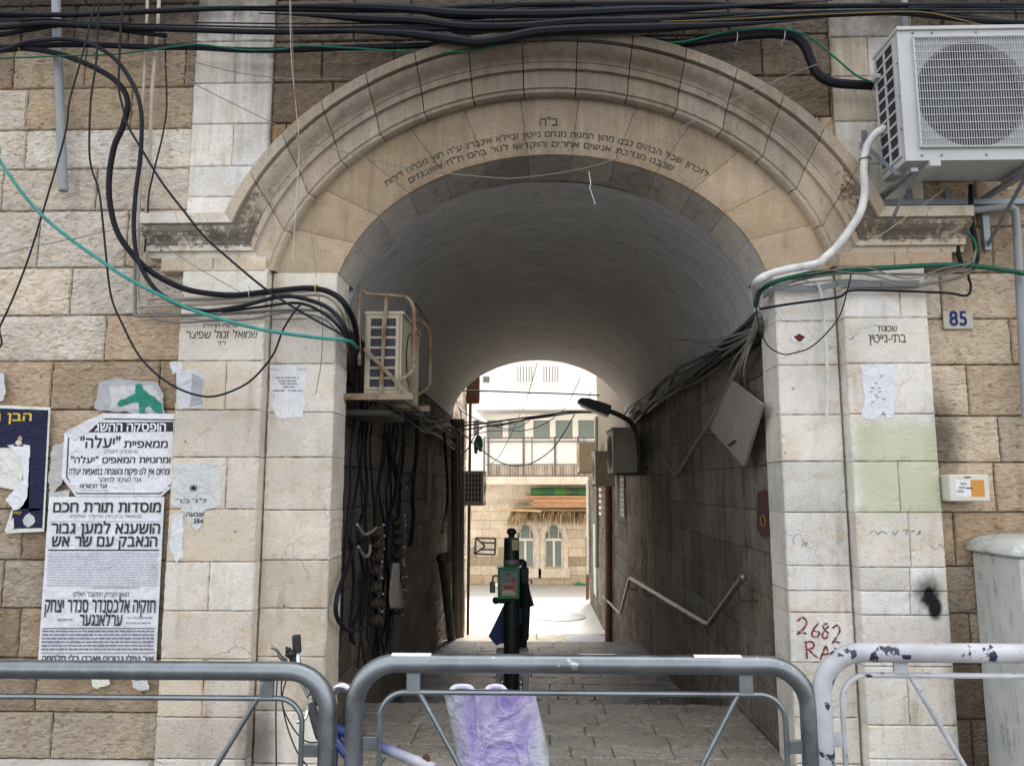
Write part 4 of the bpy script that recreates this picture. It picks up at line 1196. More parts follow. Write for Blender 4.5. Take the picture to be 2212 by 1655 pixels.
def barrier(label, x0, x1, zt, Y, mat, zi, xi0, xi1, rt=.0285, brk=(), side_z=(), braces=()):
    b = thing("crowd_barrier", label, "barrier", ((x0 + x1) / 2, Y, 0), "barriers lined up across the passage mouth")
    w = MB(); w.tube(rpath(x0, x1, zt, .125, Y), rt, 16); w.build("outer_tube", mat, b, smooth=True)
    w = MB(); w.tube(rpath(xi0, xi1, zi, .075, Y, .16), .0085, 8); w.tube([(xi0, Y, .16), (xi1, Y, .16)], .0085, 8); w.build("inner_frame", mat, b, smooth=True)
    for x in brk:
        w = MB(); w.box((x - .021, Y - .006, zi + .004), (x + .021, Y + .006, zt - rt * .9), ch=.002); w.build("bracket_plate", mat, b)
    for z in side_z:
        for xa, xb in ((x0 + rt * .9, xi0 - .006), (xi1 + .006, x1 - rt * .9)):
            w = MB(); w.box((xa, Y - .006, z - .019), (xb, Y + .006, z + .019), ch=.002); w.build("bracket_plate", mat, b)
    for p, q in braces:
        w = MB(); w.tube([(p[0], Y, p[1]), (q[0], Y, q[1])], .008, 8); w.build("brace", mat, b, smooth=True)
    w = MB()                                                # weld beads where plates meet tubes
    for x in brk:
        for z in (zi + .006, zt - rt * .98):
            for k in range(5): w.ball((x - .018 + .009 * k, Y - .007, z), .0045, 6, 4, (1, .8, .7))
    w.build('weld_bead', mat, b, smooth=True)
    for x in (x0, x1):
        w = MB(); w.tube([(x, Y - .28, .02), (x, Y, .045), (x, Y + .28, .02)], .018, 8); w.build("foot", mat, b, smooth=True)
    return b
Y1, Y2, Y3 = 2.44, 2.43, 2.42
m0, m1, mz, mi = WX(765, 1600, Y2), WX(1752, 1600, Y2), WZ(1250, 1434, Y2), WZ(1250, 1497, Y2)
B2 = barrier("dull grey steel barrier in the middle with white stickers along its top rail", m0, m1, mz, Y2, M_GALV, mi, WX(820, 1600, Y2), WX(1699, 1600, Y2),
        brk=(WX(893, 1468, Y2), WX(1611, 1468, Y2)), side_z=(WZ(800, 1604, Y2),), braces=(((WX(905, 1500, Y2), mi), (WX(1110, 1675, Y2), WZ(1110, 1675, Y2) - .25)), ((WX(1595, 1505, Y2), mi), (WX(1400, 1680, Y2), WZ(1400, 1680, Y2) - .25))))
for xa, xb, s_ in ((847, 932, 1), (1252, 1328, 0), (1498, 1600, 1)):
    w = MB(); V = []
    for x_ in (xa, (xa + xb) / 2, xb):
        for a in np.linspace(1.25, 2.2 if s_ else 1.62, 7):
            V.append((WX(x_, 1420, Y2), Y2 - .0292 * math.cos(math.pi - a) * -1 if False else Y2 - .0293 * math.cos(math.pi - a), mz + .0293 * math.sin(a)))
    w.grid(V, 3, 7); w.build("sticker", M_STICK, B2, smooth=True)
l1, lz, li = WX(707, 1600, Y1), WZ(300, 1447, Y1), WZ(300, 1506, Y1)
barrier("dark grey steel barrier at the left in front of the bicycle and the long poster", l1 - 1.62, l1, lz, Y1, M_GALV, li, l1 - 1.54, WX(651, 1600, Y1),
        brk=(WX(577, 1490, Y1), l1 - 1.36), side_z=(WZ(670, 1620, Y1),), braces=(((WX(557, 1518, Y1), li), (WX(360, 1690, Y1), WZ(360, 1690, Y1) - .2)), ((l1 - 1.35, li), (l1 - .95, .35))))
r0, rz, ri = WX(1780, 1600, Y3), WZ(2050, 1410, Y3), WZ(2050, 1459, Y3)
barrier("white painted barrier with chipped paint at the right in front of the cabinet", r0, r0 + 1.55, rz, Y3, M_WORN, ri, WX(1822, 1560, Y3), r0 + 1.47,
        brk=(WX(1945, 1440, Y3), r0 + 1.3), side_z=(WZ(1800, 1598, Y3),), braces=(((WX(1966, 1466, Y3), ri), (WX(2180, 1680, Y3), WZ(2180, 1680, Y3) - .2)), ((r0 + 1.28, ri), (r0 + .95, .35))))

# ---- bin wrapped in purple plastic
bg = thing("wrapped_bin", "bin swathed in crumpled purple and whitish plastic behind the middle barrier", "bin", (-.12, 2.78, 0))
t = NT("purple_film")
n1 = t.noise(7, 5, .6, 1.6); n2 = t.noise(18, 4, .6, .8)
n1 = t.noise(4.2, 5, .55, 2.2); n2 = t.noise(5, 3, .5, 1.6)
cr = t.math('ABSOLUTE', t.math('SUBTRACT', n2, .5))
c = t.mix(t.mr(n1, .40, .62), (.235, .165, .46), (.44, .39, .60))
c = t.mix(t.mr(cr, 0, .05, .32, 0), c, (.66, .65, .74))  # thin pale lines: fold highlights painted into the film colour
c = t.mix(t.mr(n2, .60, .75, 0, .6), c, (.56, .56, .64))
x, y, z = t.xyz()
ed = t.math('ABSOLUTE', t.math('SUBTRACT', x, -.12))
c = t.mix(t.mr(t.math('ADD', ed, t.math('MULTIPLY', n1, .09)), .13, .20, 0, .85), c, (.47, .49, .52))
h = t.math('ADD', t.math('MULTIPLY', n1, 1.2), t.math('ADD', t.mr(cr, 0, .10, .35, 0), t.math('MULTIPLY', t.noise(9, 3, .5, 2.0), .7)))
M_FILM = t.done(c, .34, 0, t.bump(h, .55, .03), .5)
t.b.inputs["Subsurface Weight"].default_value = .0
YBg = 2.62
xa, xb = WX(957, 1489, YBg), WX(1156, 1489, YBg); zt_ = WZ(1056, 1488, YBg)
xa2, xb2 = WX(985, 1655, YBg), WX(1186, 1655, YBg); z2_ = WZ(1085, 1655, YBg)
w = MB(); V = []; nh, na = 46, 72
for i in range(nh):
    f = i / (nh - 1); z = zt_ * (1 - f) + .03 * f
    k = (zt_ - z) / (zt_ - z2_)
    a0, b0 = xa + (xa2 - xa) * k, xb + (xb2 - xb) * k
    cx_, hw = (a0 + b0) / 2 - max(0, k - 1) * .02, (b0 - a0) / 2 * (1 + .0 * k); hd = .06 + .07 * min(max(k, 0), 1)
    for j in range(na):
        a = 2 * math.pi * j / na; e = .42
        sx, sy = math.copysign(abs(math.cos(a)) ** e, math.cos(a)), math.copysign(abs(math.sin(a)) ** e, math.sin(a))
        nz = fbm(np.array([math.cos(a) * 2.2 + 5 + z * 2]), np.array([math.sin(a) * 2.2 + z * 5]), 3, 4)[0] - .5
        fold = .010 * math.sin(z * 34 + 5 * math.cos(a * 2) + 9 * nz)
        d = 1 + nz * .10 + fold * .4
        V.append((cx_ + hw * sx * (1 + (d - 1) * .35), YBg + hd + hd * sy * d, z - max(0, 1 - f * 5) * (.05 * (1 + sy) / 2 + .012 * (nz + .5) * abs(sx))))
w.grid(V, nh, na, flip=False)
for i in range(nh - 1): w.f.append([w.n - nh * na + i * na + na - 1, w.n - nh * na + i * na, w.n - nh * na + (i + 1) * na, w.n - nh * na + (i + 1) * na + na - 1])
w.f.append([w.n - nh * na + j for j in range(na)])
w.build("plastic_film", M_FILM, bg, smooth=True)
M_FOLD = simple("white_film_fold", (.66, .66, .72), .4, var=.2, scale=30, bump=.4)
for xl, xr in ((974, 1022), (1050, 1092)):
    w = MB(); pts = [P(xl, 1492, YBg + .02), P(xl + 8, 1484, YBg + .03), P((xl + xr) / 2, 1482, YBg + .03), P(xr - 8, 1484, YBg + .03), P(xr, 1492, YBg + .02)]
    w.tube(spline(pts, 5), [.006] + [.010] * 19 + [.006] if False else .0085, 8); w.build("gathered_fold", M_FOLD, bg, smooth=True)

# ---- electrical cabinet
cb = thing("utility_cabinet", "grey green streaked street cabinet with a rounded lid against the right wall", "cabinet", (2.98, 4.4, 0))
t = NT("streaked_grey_enamel")
st = t.noise(1, 5, .65, .5, t.scaled((14, 14, 2.0))); bl = t.noise(9, 5, .7, .5)
x, y, z = t.xyz()
c = t.mix(t.mr(t.noise(3, 4), .3, .7), alb(184, 188, 180, .9), alb(206, 209, 202, .9))
dm = t.math('MULTIPLY', t.mr(st, .50, .66), t.mr(bl, .44, .58))
c = t.mix(t.math('MULTIPLY', dm, .8), c, (.07, .068, .055))
c = t.mix(t.mr(t.noise(5, 3, .5, 1.5), .64, .74, 0, .8), c, (.62, .63, .64))
M_CAB = t.done(c, .5, 0, t.bump(bl, .15, .003), .4)
CXL, CYF, CYB, CZ = 2.58, 4.20, 4.655, float(PX(2165, 1200, 2.58)[2])
w = MB(); w.box((CXL, CYF, 0), (3.45, CYB, CZ), ch=.012); w.build("body", M_CAB, cb)
w = MB(); V = []
for (o, z) in ((.02, CZ + .002), (.035, CZ + .012), (.035, CZ + .03), (.02, CZ + .055), (-.04, CZ + .085), (-.14, CZ + .1)):
    xs = (CXL - o, 3.45 + o); ys = (CYF - o, CYB - .002)
    r = .07
    ring = []
    for cx_, cy_, a0 in ((xs[0] + r, ys[0] + r, math.pi), (xs[1] - r, ys[0] + r, 1.5 * math.pi), (xs[1] - .01, ys[1] - .01, 0), (xs[0] + .01, ys[1] - .01, .5 * math.pi)):
        rr = r if a0 >= math.pi else .01
        for k in range(5):
            a = a0 + k * math.pi / 8; ring.append((cx_ + rr * math.cos(a), cy_ + rr * math.sin(a), z))
    V += ring
w.grid(V, 6, 20, flip=True)
for i in range(5): w.f.append([i * 20 + 19, i * 20, (i + 1) * 20, (i + 1) * 20 + 19][::-1])
w.f.append([100 + k for k in range(20)]); w.f.append([k for k in range(20)][::-1])
w.build("lid", M_CAB, cb, smooth=True)
w = MB(); w.box((CXL + .035, CYF - .012, .12), (3.41, CYF - .001, CZ - .05), ch=.004); w.build("door", M_CAB, cb)
w = MB(); w.box((CXL + .05, CYF - .0145, CZ - .14), (CXL + .105, CYF - .0125, CZ - .085), (.02, .02, .03)); w.box((CXL + .11, CYF - .0145, CZ - .42), (CXL + .25, CYF - .0125, CZ - .09), (.72, .73, .75)); w.box((CXL + .055, CYF - .0150, CZ - .11), (CXL + .062, CYF - .0147, CZ - .10), (.6, .6, .6))
w.build("sticker", M_INK, cb)

# ---- bicycle leaning behind the left barrier
bk = thing("bicycle", "blue and white bicycle leaning over, its twisted black handlebar grips showing", "bicycle", (-.75, 3.2, 0))
M_RUB = simple("black_rubber", (.022, .022, .026), .6, var=.3, bump=.6, bscale=160)
M_CHR = simple("scratched_chrome", (.62, .62, .63), .22, .95, .2, 30)
t = NT("blue_white_frame_paint"); x, y, z = t.xyz(); n = t.noise(9, 4, .6)
s_ = t.mr(t.math('ADD', x, t.math('MULTIPLY', n, .12)), -.52, -.36)
c = t.mix(s_, (.012, .03, .14), (.50, .50, .55)); c = t.mix(t.mr(t.math('ADD', x, t.math('MULTIPLY', n, .1)), -.30, -.22), c, (.55, .10, .12))
M_FRM = t.done(c, .35, 0, None, .5)
YH = 3.30
def H(x, y, Y=YH): return P(x, y, Y)
head_t, head_b = H(706, 1528, 3.24), H(726, 1600, 3.14)
bars = spline([H(641, 1374, 3.42), H(643, 1424, 3.42), H(652, 1468, 3.36), H(664, 1496, 3.26), H(673, 1514, 3.18), H(682, 1548, 3.12), H(692, 1590, 3.06)], 6)
w = MB(); w.tube(bars, .0125, 10); w.build("handlebar", M_CHR, bk, smooth=True)
for a, b in ((H(640, 1371, 3.423), H(642, 1410, 3.42)), (H(672, 1522, 3.16), H(692, 1592, 3.055))):
    w = MB(); w.tube([a + (b - a) * f for f in np.linspace(0, 1, 12)], [.016, .019, .0185, .019, .0185, .019, .0185, .019, .0185, .019, .019, .017], 14); w.build("grip", M_RUB, bk, smooth=True)
for pts in ([H(618, 1426, 3.40), H(607, 1420, 3.38), H(598, 1404, 3.36), H(586, 1397, 3.34)], [H(672, 1500, 3.2), H(664, 1530, 3.14), H(658, 1552, 3.1), H(640, 1560, 3.08)]):
    w = MB(); w.tube(spline(pts, 5), [.009] * 8 + [.007] * 8, 8); w.build("brake_lever", M_CHR, bk, smooth=True)
w = MB(); w.ball(H(627, 1412, 3.40), .022, 12, 8, (1, 1, .8)); w.cyl(H(622, 1402, 3.39), H(634, 1428, 3.41), .013, 10); w.bar(H(617, 1398, 3.39), H(628, 1404, 3.39), .012, .008); w.build("shifter", M_RUB, bk, smooth=True)
w = MB(); w.tube(spline([H(668, 1500, 3.2), H(684, 1512, 3.2), head_t], 5), .016, 10); w.tube([head_t, head_t + (head_t - head_b) * .25], .018, 10); w.build("stem", M_RUB, bk, smooth=True)
w = MB(); w.tube(spline([H(722, 1493, 3.22), H(730, 1484, 3.21), H(742, 1482, 3.20), H(752, 1488, 3.2)], 5), .018, 10); w.build("chrome_horn", M_CHR, bk, smooth=True)
seat_b = H(940, 1660, 2.92); bbk = np.array([-.30, 2.86, .28])
w = MB(); w.tube([head_t, head_b], .021, 12); w.tube([head_t + (head_b - head_t) * .6, seat_b], .0185, 12); w.tube([head_b, bbk], .0185, 12); w.tube([seat_b, bbk], .016, 12)
w.build("frame", M_FRM, bk, smooth=True)
w = MB(); w.tube(spline([H(917, 1638, 2.95), H(920, 1632, 2.95), H(925, 1640, 2.94), H(925, 1665, 2.93)], 4), .009, 8); w.build("cable_stop", simple("rusty_bolt", (.10, .04, .02), .8), bk, smooth=True)
def wheel(c_, nrm, r):
    u, v = frame_of(nrm); c_ = np.asarray(c_, float)
    ring = [c_ + (u * math.cos(a) + v * math.sin(a)) * r for a in np.linspace(0, 2 * math.pi, 40, endpoint=False)]
    o = MB(); o.tube(ring, .022, 8, closed=True); wh = o.build("wheel", M_RUB, bk, smooth=True)
    o = MB(); o.tube([c_ + (q - c_) * .93 for q in ring], .009, 6, closed=True)
    for k in range(0, 40, 2): o.tube([c_ + np.asarray(nrm) * .02 * (-1) ** (k // 2), c_ + (ring[k] - c_) * .93], .0012, 4)
    o.cyl(c_ - np.asarray(nrm) * .04, c_ + np.asarray(nrm) * .04, .016, 10); o.build("rim", M_CHR, wh)
fc = np.array([-.83, 3.02, .275]); wheel(fc, (.30, .90, .32), .27)
rc = np.array([.12, 2.88, .275]); wheel(rc, (.10, .95, .28), .27)
w = MB()
for s_ in (-1, 1): w.tube([head_b, head_b + (fc - head_b) * .3 + np.array([.012, .042, 0]) * s_, fc + np.array([.012, .05, .01]) * s_], .011, 8)
w.build("fork", M_FRM, bk, smooth=True)
w = MB()
for s_ in (-1, 1):
    w.tube([bbk, rc + np.array([.0, .05, .01]) * s_], .008, 8); w.tube([seat_b, rc + np.array([.0, .05, .01]) * s_], .008, 8)
w.build("rear_stay", M_FRM, bk, smooth=True)
w = MB(); w.ball(seat_b + np.array([.16, .02, -.07]), .06, 12, 8, (2.0, 1, .4)); w.build("saddle", M_RUB, bk, smooth=True)
for k, pts in enumerate(([H(602, 1440, 3.38), H(598, 1480, 3.38), H(596, 1545, 3.36), H(597, 1660, 3.34)], [H(610, 1440, 3.38), H(608, 1500, 3.38), H(618, 1560, 3.36), H(640, 1620, 3.3), H(668, 1660, 3.25)],
             [H(640, 1440, 3.36), H(618, 1470, 3.4), H(610, 1520, 3.38), H(632, 1570, 3.34), H(660, 1600, 3.3), H(694, 1602, 3.2)])):
    w = MB(); w.tube(spline(pts, 8), .0032, 6); w.build("brake_cable", M_RUB, bk, smooth=True)
# ------------------------------------------------------------------ air conditioners
M_ACW = simple("white_powder_coat", (.45, .455, .45), .45, var=.10, scale=4, dirt=((.30, .29, .26), 9, .66))
M_ACC = simple("cream_powder_coat", alb(196, 182, 152, .72), .5, var=.15, scale=6, dirt=((.20, .12, .06), 12, .60))
M_ACG = simple("dusty_beige_coat", alb(186, 176, 160, .8), .6, var=.2, scale=6, dirt=((.1, .08, .06), 14, .60))
M_OLDT = simple("dusty_tray", (.055, .050, .044), .8, var=.3)
M_DARK = simple("dark_fins", (.020, .022, .034), .55, var=.35, scale=60, bump=.4, bscale=120)
M_RUSTY = simple("rust_bitten_paint", alb(164, 146, 120, .7), .7, .0, .25, 12, .4, 60, dirt=((.15, .065, .025), 9, .46))
def ac_unit(name, label, c, A, N, wd, ht, dp, mat, detail=0, left_grid=0, right_grid=0, cols=2, fan_off=.0, rows=8, group=None):
    """c: middle of the bottom front edge; A: along the front; N: out of the front"""
    c, A, N = (np.asarray(q, float) for q in (c, A, N)); Z = VZ
    a = thing(name, label, "air conditioner", c, group)
    def L(u, v, z): return c + A * u + N * v + Z * z
    fr_, cz_, fx_ = ht * .40, ht * .50, fan_off * wd
    w = MB()
    H2 = wd / 2
    w.obox(L(0, -dp - .0 + .006, ht / 2), A, N, Z, (H2, .006, ht / 2))                     # back
    w.obox(L(-H2 + .006, -dp / 2, ht / 2), A, N, Z, (.006, dp / 2 - .013, ht / 2)); w.obox(L(H2 - .006, -dp / 2, ht / 2), A, N, Z, (.006, dp / 2 - .013, ht / 2))
    w.obox(L(0, -dp / 2, .006), A, N, Z, (H2 - .013, dp / 2 - .013, .006)); w.obox(L(0, -dp / 2 + .004, ht + .006), A, N, Z, (H2 + .006, dp / 2 + .010, .010))
    n = 48; V = []                                                                          # front with the round opening
    for k in range(n + 1):
        th = 2 * math.pi * k / n; cu, su = math.cos(th), math.sin(th)
        s_ = min(((H2 - fx_) if cu > 0 else (H2 + fx_)) / max(abs(cu), 1e-6), ((ht - cz_) if su > 0 else cz_) / max(abs(su), 1e-6))
        V += [L(fx_ + cu * s_, 0, cz_ + su * s_), L(fx_ + cu * fr_, 0, cz_ + su * fr_), L(fx_ + cu * fr_ * .97, -.05, cz_ + su * fr_ * .97)]
    w.grid(V, n + 1, 3, flip=True)
    for sx in (-1, 1):
        for sz in (0, 1): w.add([L(sx * H2, 0, sz * ht), L(sx * H2, -.014, sz * ht), L(sx * H2 * .99, 0, sz * ht)], [(0, 1, 2)])
    w.obox(L(-H2 + .006, -.0075, ht / 2), A, N, Z, (.006, .0072, ht / 2)); w.obox(L(H2 - .006, -.0075, ht / 2), A, N, Z, (.006, .0072, ht / 2))
    w.build("casing", mat, a)
    w = MB()
    w.prism([L(fx_ + math.cos(t_) * fr_ * .98, -.055, cz_ + math.sin(t_) * fr_ * .98) for t_ in np.linspace(0, 2 * math.pi, 32, endpoint=False)], -N * .01)
    for k in range(3):
        t0 = k * 2.09 + .5; V = []
        for i in range(7):
            for r in (.2, .6, .95):
                th = t0 + i * .17 + r * .35; V.append(L(fx_ + math.cos(th) * fr_ * r, -.045 + .004 * i, cz_ + math.sin(th) * fr_ * r))
        w.grid(V, 7, 3, (.12, .13, .15))
    w.lathe([(.0, .0), (fr_ * .2, .0), (fr_ * .2, .02), (.0, .03)], L(fx_, -.05, cz_), N, 16)
    w.build("fan", M_DARK, a)
    w = MB()
    if detail:
        u0, u1, z0, z1 = -H2 + .085, -H2 + .085 + ht * .93, .075, ht - .055
        if u1 > H2 - .03: u1 = H2 - .03
        nb = 52
        for k in range(nb + 1):
            u = u0 + (u1 - u0) * k / nb; w.obox(L(u, .014, (z0 + z1) / 2), A, N, Z, (.0013, .003, (z1 - z0) / 2))
        for k in range(15):
            z = z0 + (z1 - z0) * k / 14; w.obox(L((u0 + u1) / 2, .019, z), A, N, Z, ((u1 - u0) / 2, .0018, .0017))
        for u in (u0, u1): w.obox(L(u, .009, (z0 + z1) / 2), A, N, Z, (.005, .0085, (z1 - z0) / 2 + .005))
        for z in (z0, z1): w.obox(L((u0 + u1) / 2, .009, z), A, N, Z, ((u1 - u0) / 2, .0085, .005))
    else:
        for r in np.linspace(.2, 1.0, 6):
            w.tube([L(fx_ + math.cos(t_) * fr_ * r, .012, cz_ + math.sin(t_) * fr_ * r) for t_ in np.linspace(0, 2 * math.pi, 28, endpoint=False)], .003, 4, closed=True)
        for t_ in np.linspace(0, 2 * math.pi, 8, endpoint=False): w.tube([L(fx_, .012, cz_), L(fx_ + math.cos(t_) * fr_, .008, cz_ + math.sin(t_) * fr_)], .003, 4)
    w.build("fan_guard", mat, a)
    for s_, on in ((-1, left_grid), (1, right_grid)):
        if not on: continue
        w = MB(); uo = s_ * (H2 + .001)
        v0, v1, z0, z1 = -dp + .025, -.03 if not detail else -.045, ht * .06, ht * .95
        w.obox(L(uo, (v0 + v1) / 2, (z0 + z1) / 2), A, N, Z, (.002, (v1 - v0) / 2, (z1 - z0) / 2)); g_ = w.build("side_fins", M_DARK, a)
        w = MB()
        for k in range(cols + 1):
            v = v0 + (v1 - v0) * k / cols; w.obox(L(uo + s_ * .004, v, (z0 + z1) / 2), A, N, Z, (.004, .011 if k in (0, cols) else .009, (z1 - z0) / 2 + .008))
        for k in range(rows + 1):
            z = z0 + (z1 - z0) * k / rows; w.obox(L(uo + s_ * .0045, (v0 + v1) / 2, z), A, N, Z, (.0036, (v1 - v0) / 2, .0075))
        w.build("side_grille", mat, a)
    for u in (-H2 * .65, H2 * .65):
        w = MB(); w.obox(L(u, -dp / 2, -.018), A, N, Z, (.03, dp / 2 + .01, .017)); w.build("foot", mat, a)
    return a, L
# large white unit over the right cornice
q0 = P(1957, 348, 4.17); q1 = P(1962, 66, 4.17)
wd, ht = .90, float(q1[2] - q0[2]); xl = float(q0[0])
AC1, L1 = ac_unit("ac_unit", "large white air conditioner on a bracket over the right cornice", (xl + wd / 2, 4.17, float(q0[2])), VX, -VY, wd, ht, .30, M_ACW, 1, left_grid=1, rows=10, fan_off=-.055)
w = MB()
for z in (.03, ht - .02):
    for u in (-.36, -.25, 0.0): w.ball(L1(u, .002, z), .007, 8, 6)
for z in (.2, .4, .6): w.ball(L1(-wd / 2 - .002, -.02, z), .006, 8, 6)
w.build("screw", simple("screw_zinc", (.25, .25, .26), .4, .6), AC1)
w = MB(); w.obox(L1(-wd / 2 - .02, -.24, ht * .80), VX, VY, VZ, (.014, .03, .012)); w.build("hand_pull", M_ACW, AC1)
br = thing("ac_bracket", "grey steel angle bracket carrying the large white air conditioner", "bracket", (xl + .4, 4.5, 3.35))
M_BRK = simple("galvanised_angle", (.26, .28, .30), .5, .5, .25, 12, .2)
zB = float(q0[2]) - .037
for u in (xl + .05, xl + .70):
    w = MB(); w.box((u - .02, 4.18, zB - .022), (u + .02, 4.66, zB - .001)); w.box((u - .02, 4.635, zB - .34), (u + .02, 4.66, zB - .023)); w.bar((u, 4.22, zB - .026), (u, 4.64, zB - .31), .03, .006, up=(1, 0, 0)); w.build("arm", M_BRK, br)
w = MB(); a, b = P(1862, 310, 4.64), P(1941, 378, 4.24); w.bar(a, b, .035, .008, up=(0, 0, 1)); w.bar(P(1867, 283, 4.648), P(1869, 372, 4.648), .035, .012, up=(0, 1, 0)); w.build("tie_bar", M_BRK, br)
w = MB(); w.box((xl - .02, 4.60, zB - .060), (xl + 1.1, 4.64, zB - .024)); w.build("wall_rail", M_BRK, br)
# old unit caged on the left inside the passage
cA = P(826, 850, 4.99)
AC2, L2 = ac_unit("ac_unit", "cream air conditioner seen end on in a rusty cage at the left of the passage", (float(cA[0]) + .125, 5.36, float(cA[2])), -VY, VX, .76, .535, .245, M_ACC, 0, right_grid=1, rows=7, cols=2)
cg = thing("ac_cage", "rusty round cornered steel cage and shelf round the cream air conditioner", "cage", (-1.2, 5.1, 2.2))
YC = 4.95
def cframe(Y, d=0.0):
    pts = [P(776, 790, Y), P(776, 640, Y), P(800, 637, Y), P(860, 640, Y), P(880, 645, Y), P(893, 665, Y), P(895, 700, Y), P(894, 785, Y), P(888, 805, Y), P(862, 825, Y)]
    return pts
for Y in (YC, 5.74):
    w = MB(); w.tube(spline([p + np.array([0, Y - YC, 0]) for p in cframe(YC)], 5), .013, 8); w.build("hoop", M_RUSTY, cg, smooth=True)
w = MB(); w.bar(P(835, 640, YC), P(822, 848, YC), .022, .010, up=(0, 1, 0)); w.build("upright", M_RUSTY, cg)
w = MB(); w.bar(P(787, 752, YC - .01), P(882, 852, YC - .01), .026, .010, up=(0, 1, 0)); w.build("diagonal", M_RUSTY, cg)
for Y in (YC, 5.74):
    w = MB(); a = P(730, 853, YC)[[0, 2]]; b = P(893, 861, YC)[[0, 2]]; w.box((-1.33, Y - .02, b[1] - .008), (b[0], Y + .02, a[1] + .006)); w.build("shelf_arm", M_RUSTY, cg)
for x in (-1.02, -.86):
    w = MB(); w.box((x - .02, YC + .021, float(b[1]) - .006), (x + .02, 5.719, float(b[1]) + .012)); w.build("cross_bar", M_RUSTY, cg)
w = MB(); w.box((P(892, 700, YC)[0] - .01, YC + .02, P(892, 650, YC)[2]), (P(892, 700, YC)[0] + .012, 5.73, P(892, 655, YC)[2] + .02)); w.build("cross_bar", M_RUSTY, cg)
w = MB(); w.box((-1.28, 5.06, float(b[1]) - .10), (-.95, 5.66, float(b[1]) - .06), ch=.01); w.build("under_tray", M_OLDT, cg)
# units along the alley
ac_unit("ac_unit", "small dark gridded air conditioner on the left house past the passage end", (WX(1022, 1050, 12.95) + .17, 13.35, WZ(1022, 1088, 12.95)), -VY, VX, .8, .53, .33, M_ACG, 0, right_grid=1, rows=6, cols=5)
ac_unit("ac_unit", "beige air conditioner with a round fan beside the lamp arm on the right wall", (1.10, 10.9, float(PX(1320, 1022, 1.10)[2])), -VY, -VX, .85, .60, .36, M_ACG, 0)
ac_unit("ac_unit", "darker air conditioner half hidden behind the beige round fan one", (1.10, 13.9, float(PX(1285, 1046, 1.10)[2])), -VY, -VX, .8, .56, .34, M_ACG, 0)
ac_unit("ac_unit", "pale farthest air conditioner by the balcony at the right house corner", (1.02, 17.2, float(PX(1248, 1020, 1.02)[2])), -VY, -VX, .85, .62, .36, M_ACC, 0)
# ------------------------------------------------------------------ pipes and cables on the front
def cabmat(name, col, rough=.55, var=.3): return simple(name, col, rough, var=var, scale=14, bump=.15, spec=.16)
M_BLK, M_NAVY, M_GRN, M_TEAL = cabmat("black_cable_sheath", (.009, .0095, .014)), cabmat("grey_black_sheath", (.014, .015, .022)), cabmat("green_sheath", (.010, .13, .075)), cabmat("teal_hose", (.055, .25, .22), .45)
M_GRY, M_WHT, M_YEL, M_PVC, M_BGE = cabmat("grey_wire", (.20, .19, .175)), cabmat("white_wrapped_pipe", (.60, .60, .57), .65), cabmat("yellow_wire", (.22, .16, .03)), simple("grey_pvc", (.25, .265, .275), .45, var=.15, scale=5), simple("beige_conduit", (.42, .375, .30), .5, var=.2, scale=6, dirt=((.16, .14, .11), 9, .6))
def cable(label, pts, r, mat, Y=4.54, name="cable", cat="cable", group=None, seg=8, n=8, parent=None, taper=False):
    pts = list(pts)                                         # what leaves the picture runs on along the wall
    for e, i in ((0, 1), (-1, -2)):
        x_, y_ = pts[e][:2]
        if x_ < -12 or x_ > 2225 or y_ < -10:
            s_ = (y_ - pts[i][1]) / (abs(x_ - pts[i][0]) + 1e-6)
            new = (x_ - 330, y_ + max(-.3, min(.3, s_)) * 120) if x_ < -12 else ((x_ + 330, y_ + 10) if x_ > 2225 else (x_ + (x_ - pts[i][0]) * .4, y_ - 260))
            pts.insert(0, new) if e == 0 else pts.append(new)
    q = spline([P(p[0], p[1], p[2] if len(p) > 2 else Y) for p in pts], n)
    k_ = np.clip(np.minimum(np.arange(len(q)), np.arange(len(q))[::-1]) / (len(q) * .22), .12, 1) if taper else 1.0
    w = MB(); w.tube(q, r * Y / 1650 * k_, seg)
    o = w.build(name, mat, parent, smooth=True, origin=q[len(q) // 2])
    if parent is None: tag(o, label, cat, group)
    return o
GT = "cables strung across the top of the archway"
cable("topmost thick black cable running level over the arch, behind the left conduits", [(-40, 30), (150, 33), (400, 22), (520, 19), (730, 23), (900, 22), (1100, 12), (1480, 8), (1650, 15), (1900, 13), (2260, 12)], 6, M_BLK, 4.50, group=GT)
cable("heavy black cable second from the top, rising from left edge to the right pilaster", [(-40, 62), (100, 52), (200, 57), (400, 65), (600, 70), (800, 66), (1000, 62), (1200, 60), (1500, 52), (1700, 38), (1830, 31), (1950, 29), (2100, 44), (2260, 52)], 6.5, M_BLK, 4.47, group=GT)
cable("thin dark wire just above the heavy second cable", [(-40, 48), (100, 42), (200, 50), (420, 56), (600, 60), (800, 58), (1200, 50), (1500, 44), (1800, 24), (2260, 22)], 2.2, M_NAVY, 4.46, group=GT)
cable("thin dark wire between the two topmost thick cables", [(420, 50), (520, 51), (660, 52), (900, 50), (1200, 42), (1480, 30), (2260, 30)], 1.8, M_NAVY, 4.48, group=GT)
cable("black cable dipping from the left edge up behind the grey pipe", [(-40, 80), (60, 66), (130, 56), (210, 60), (300, 72), (360, 78)], 5, M_BLK, 4.5, group=GT)
cable("dark cable arching low across the top left corner stones", [(-40, 40), (60, 44), (140, 50), (260, 62), (350, 66)], 5, M_NAVY, 4.52, group=GT)
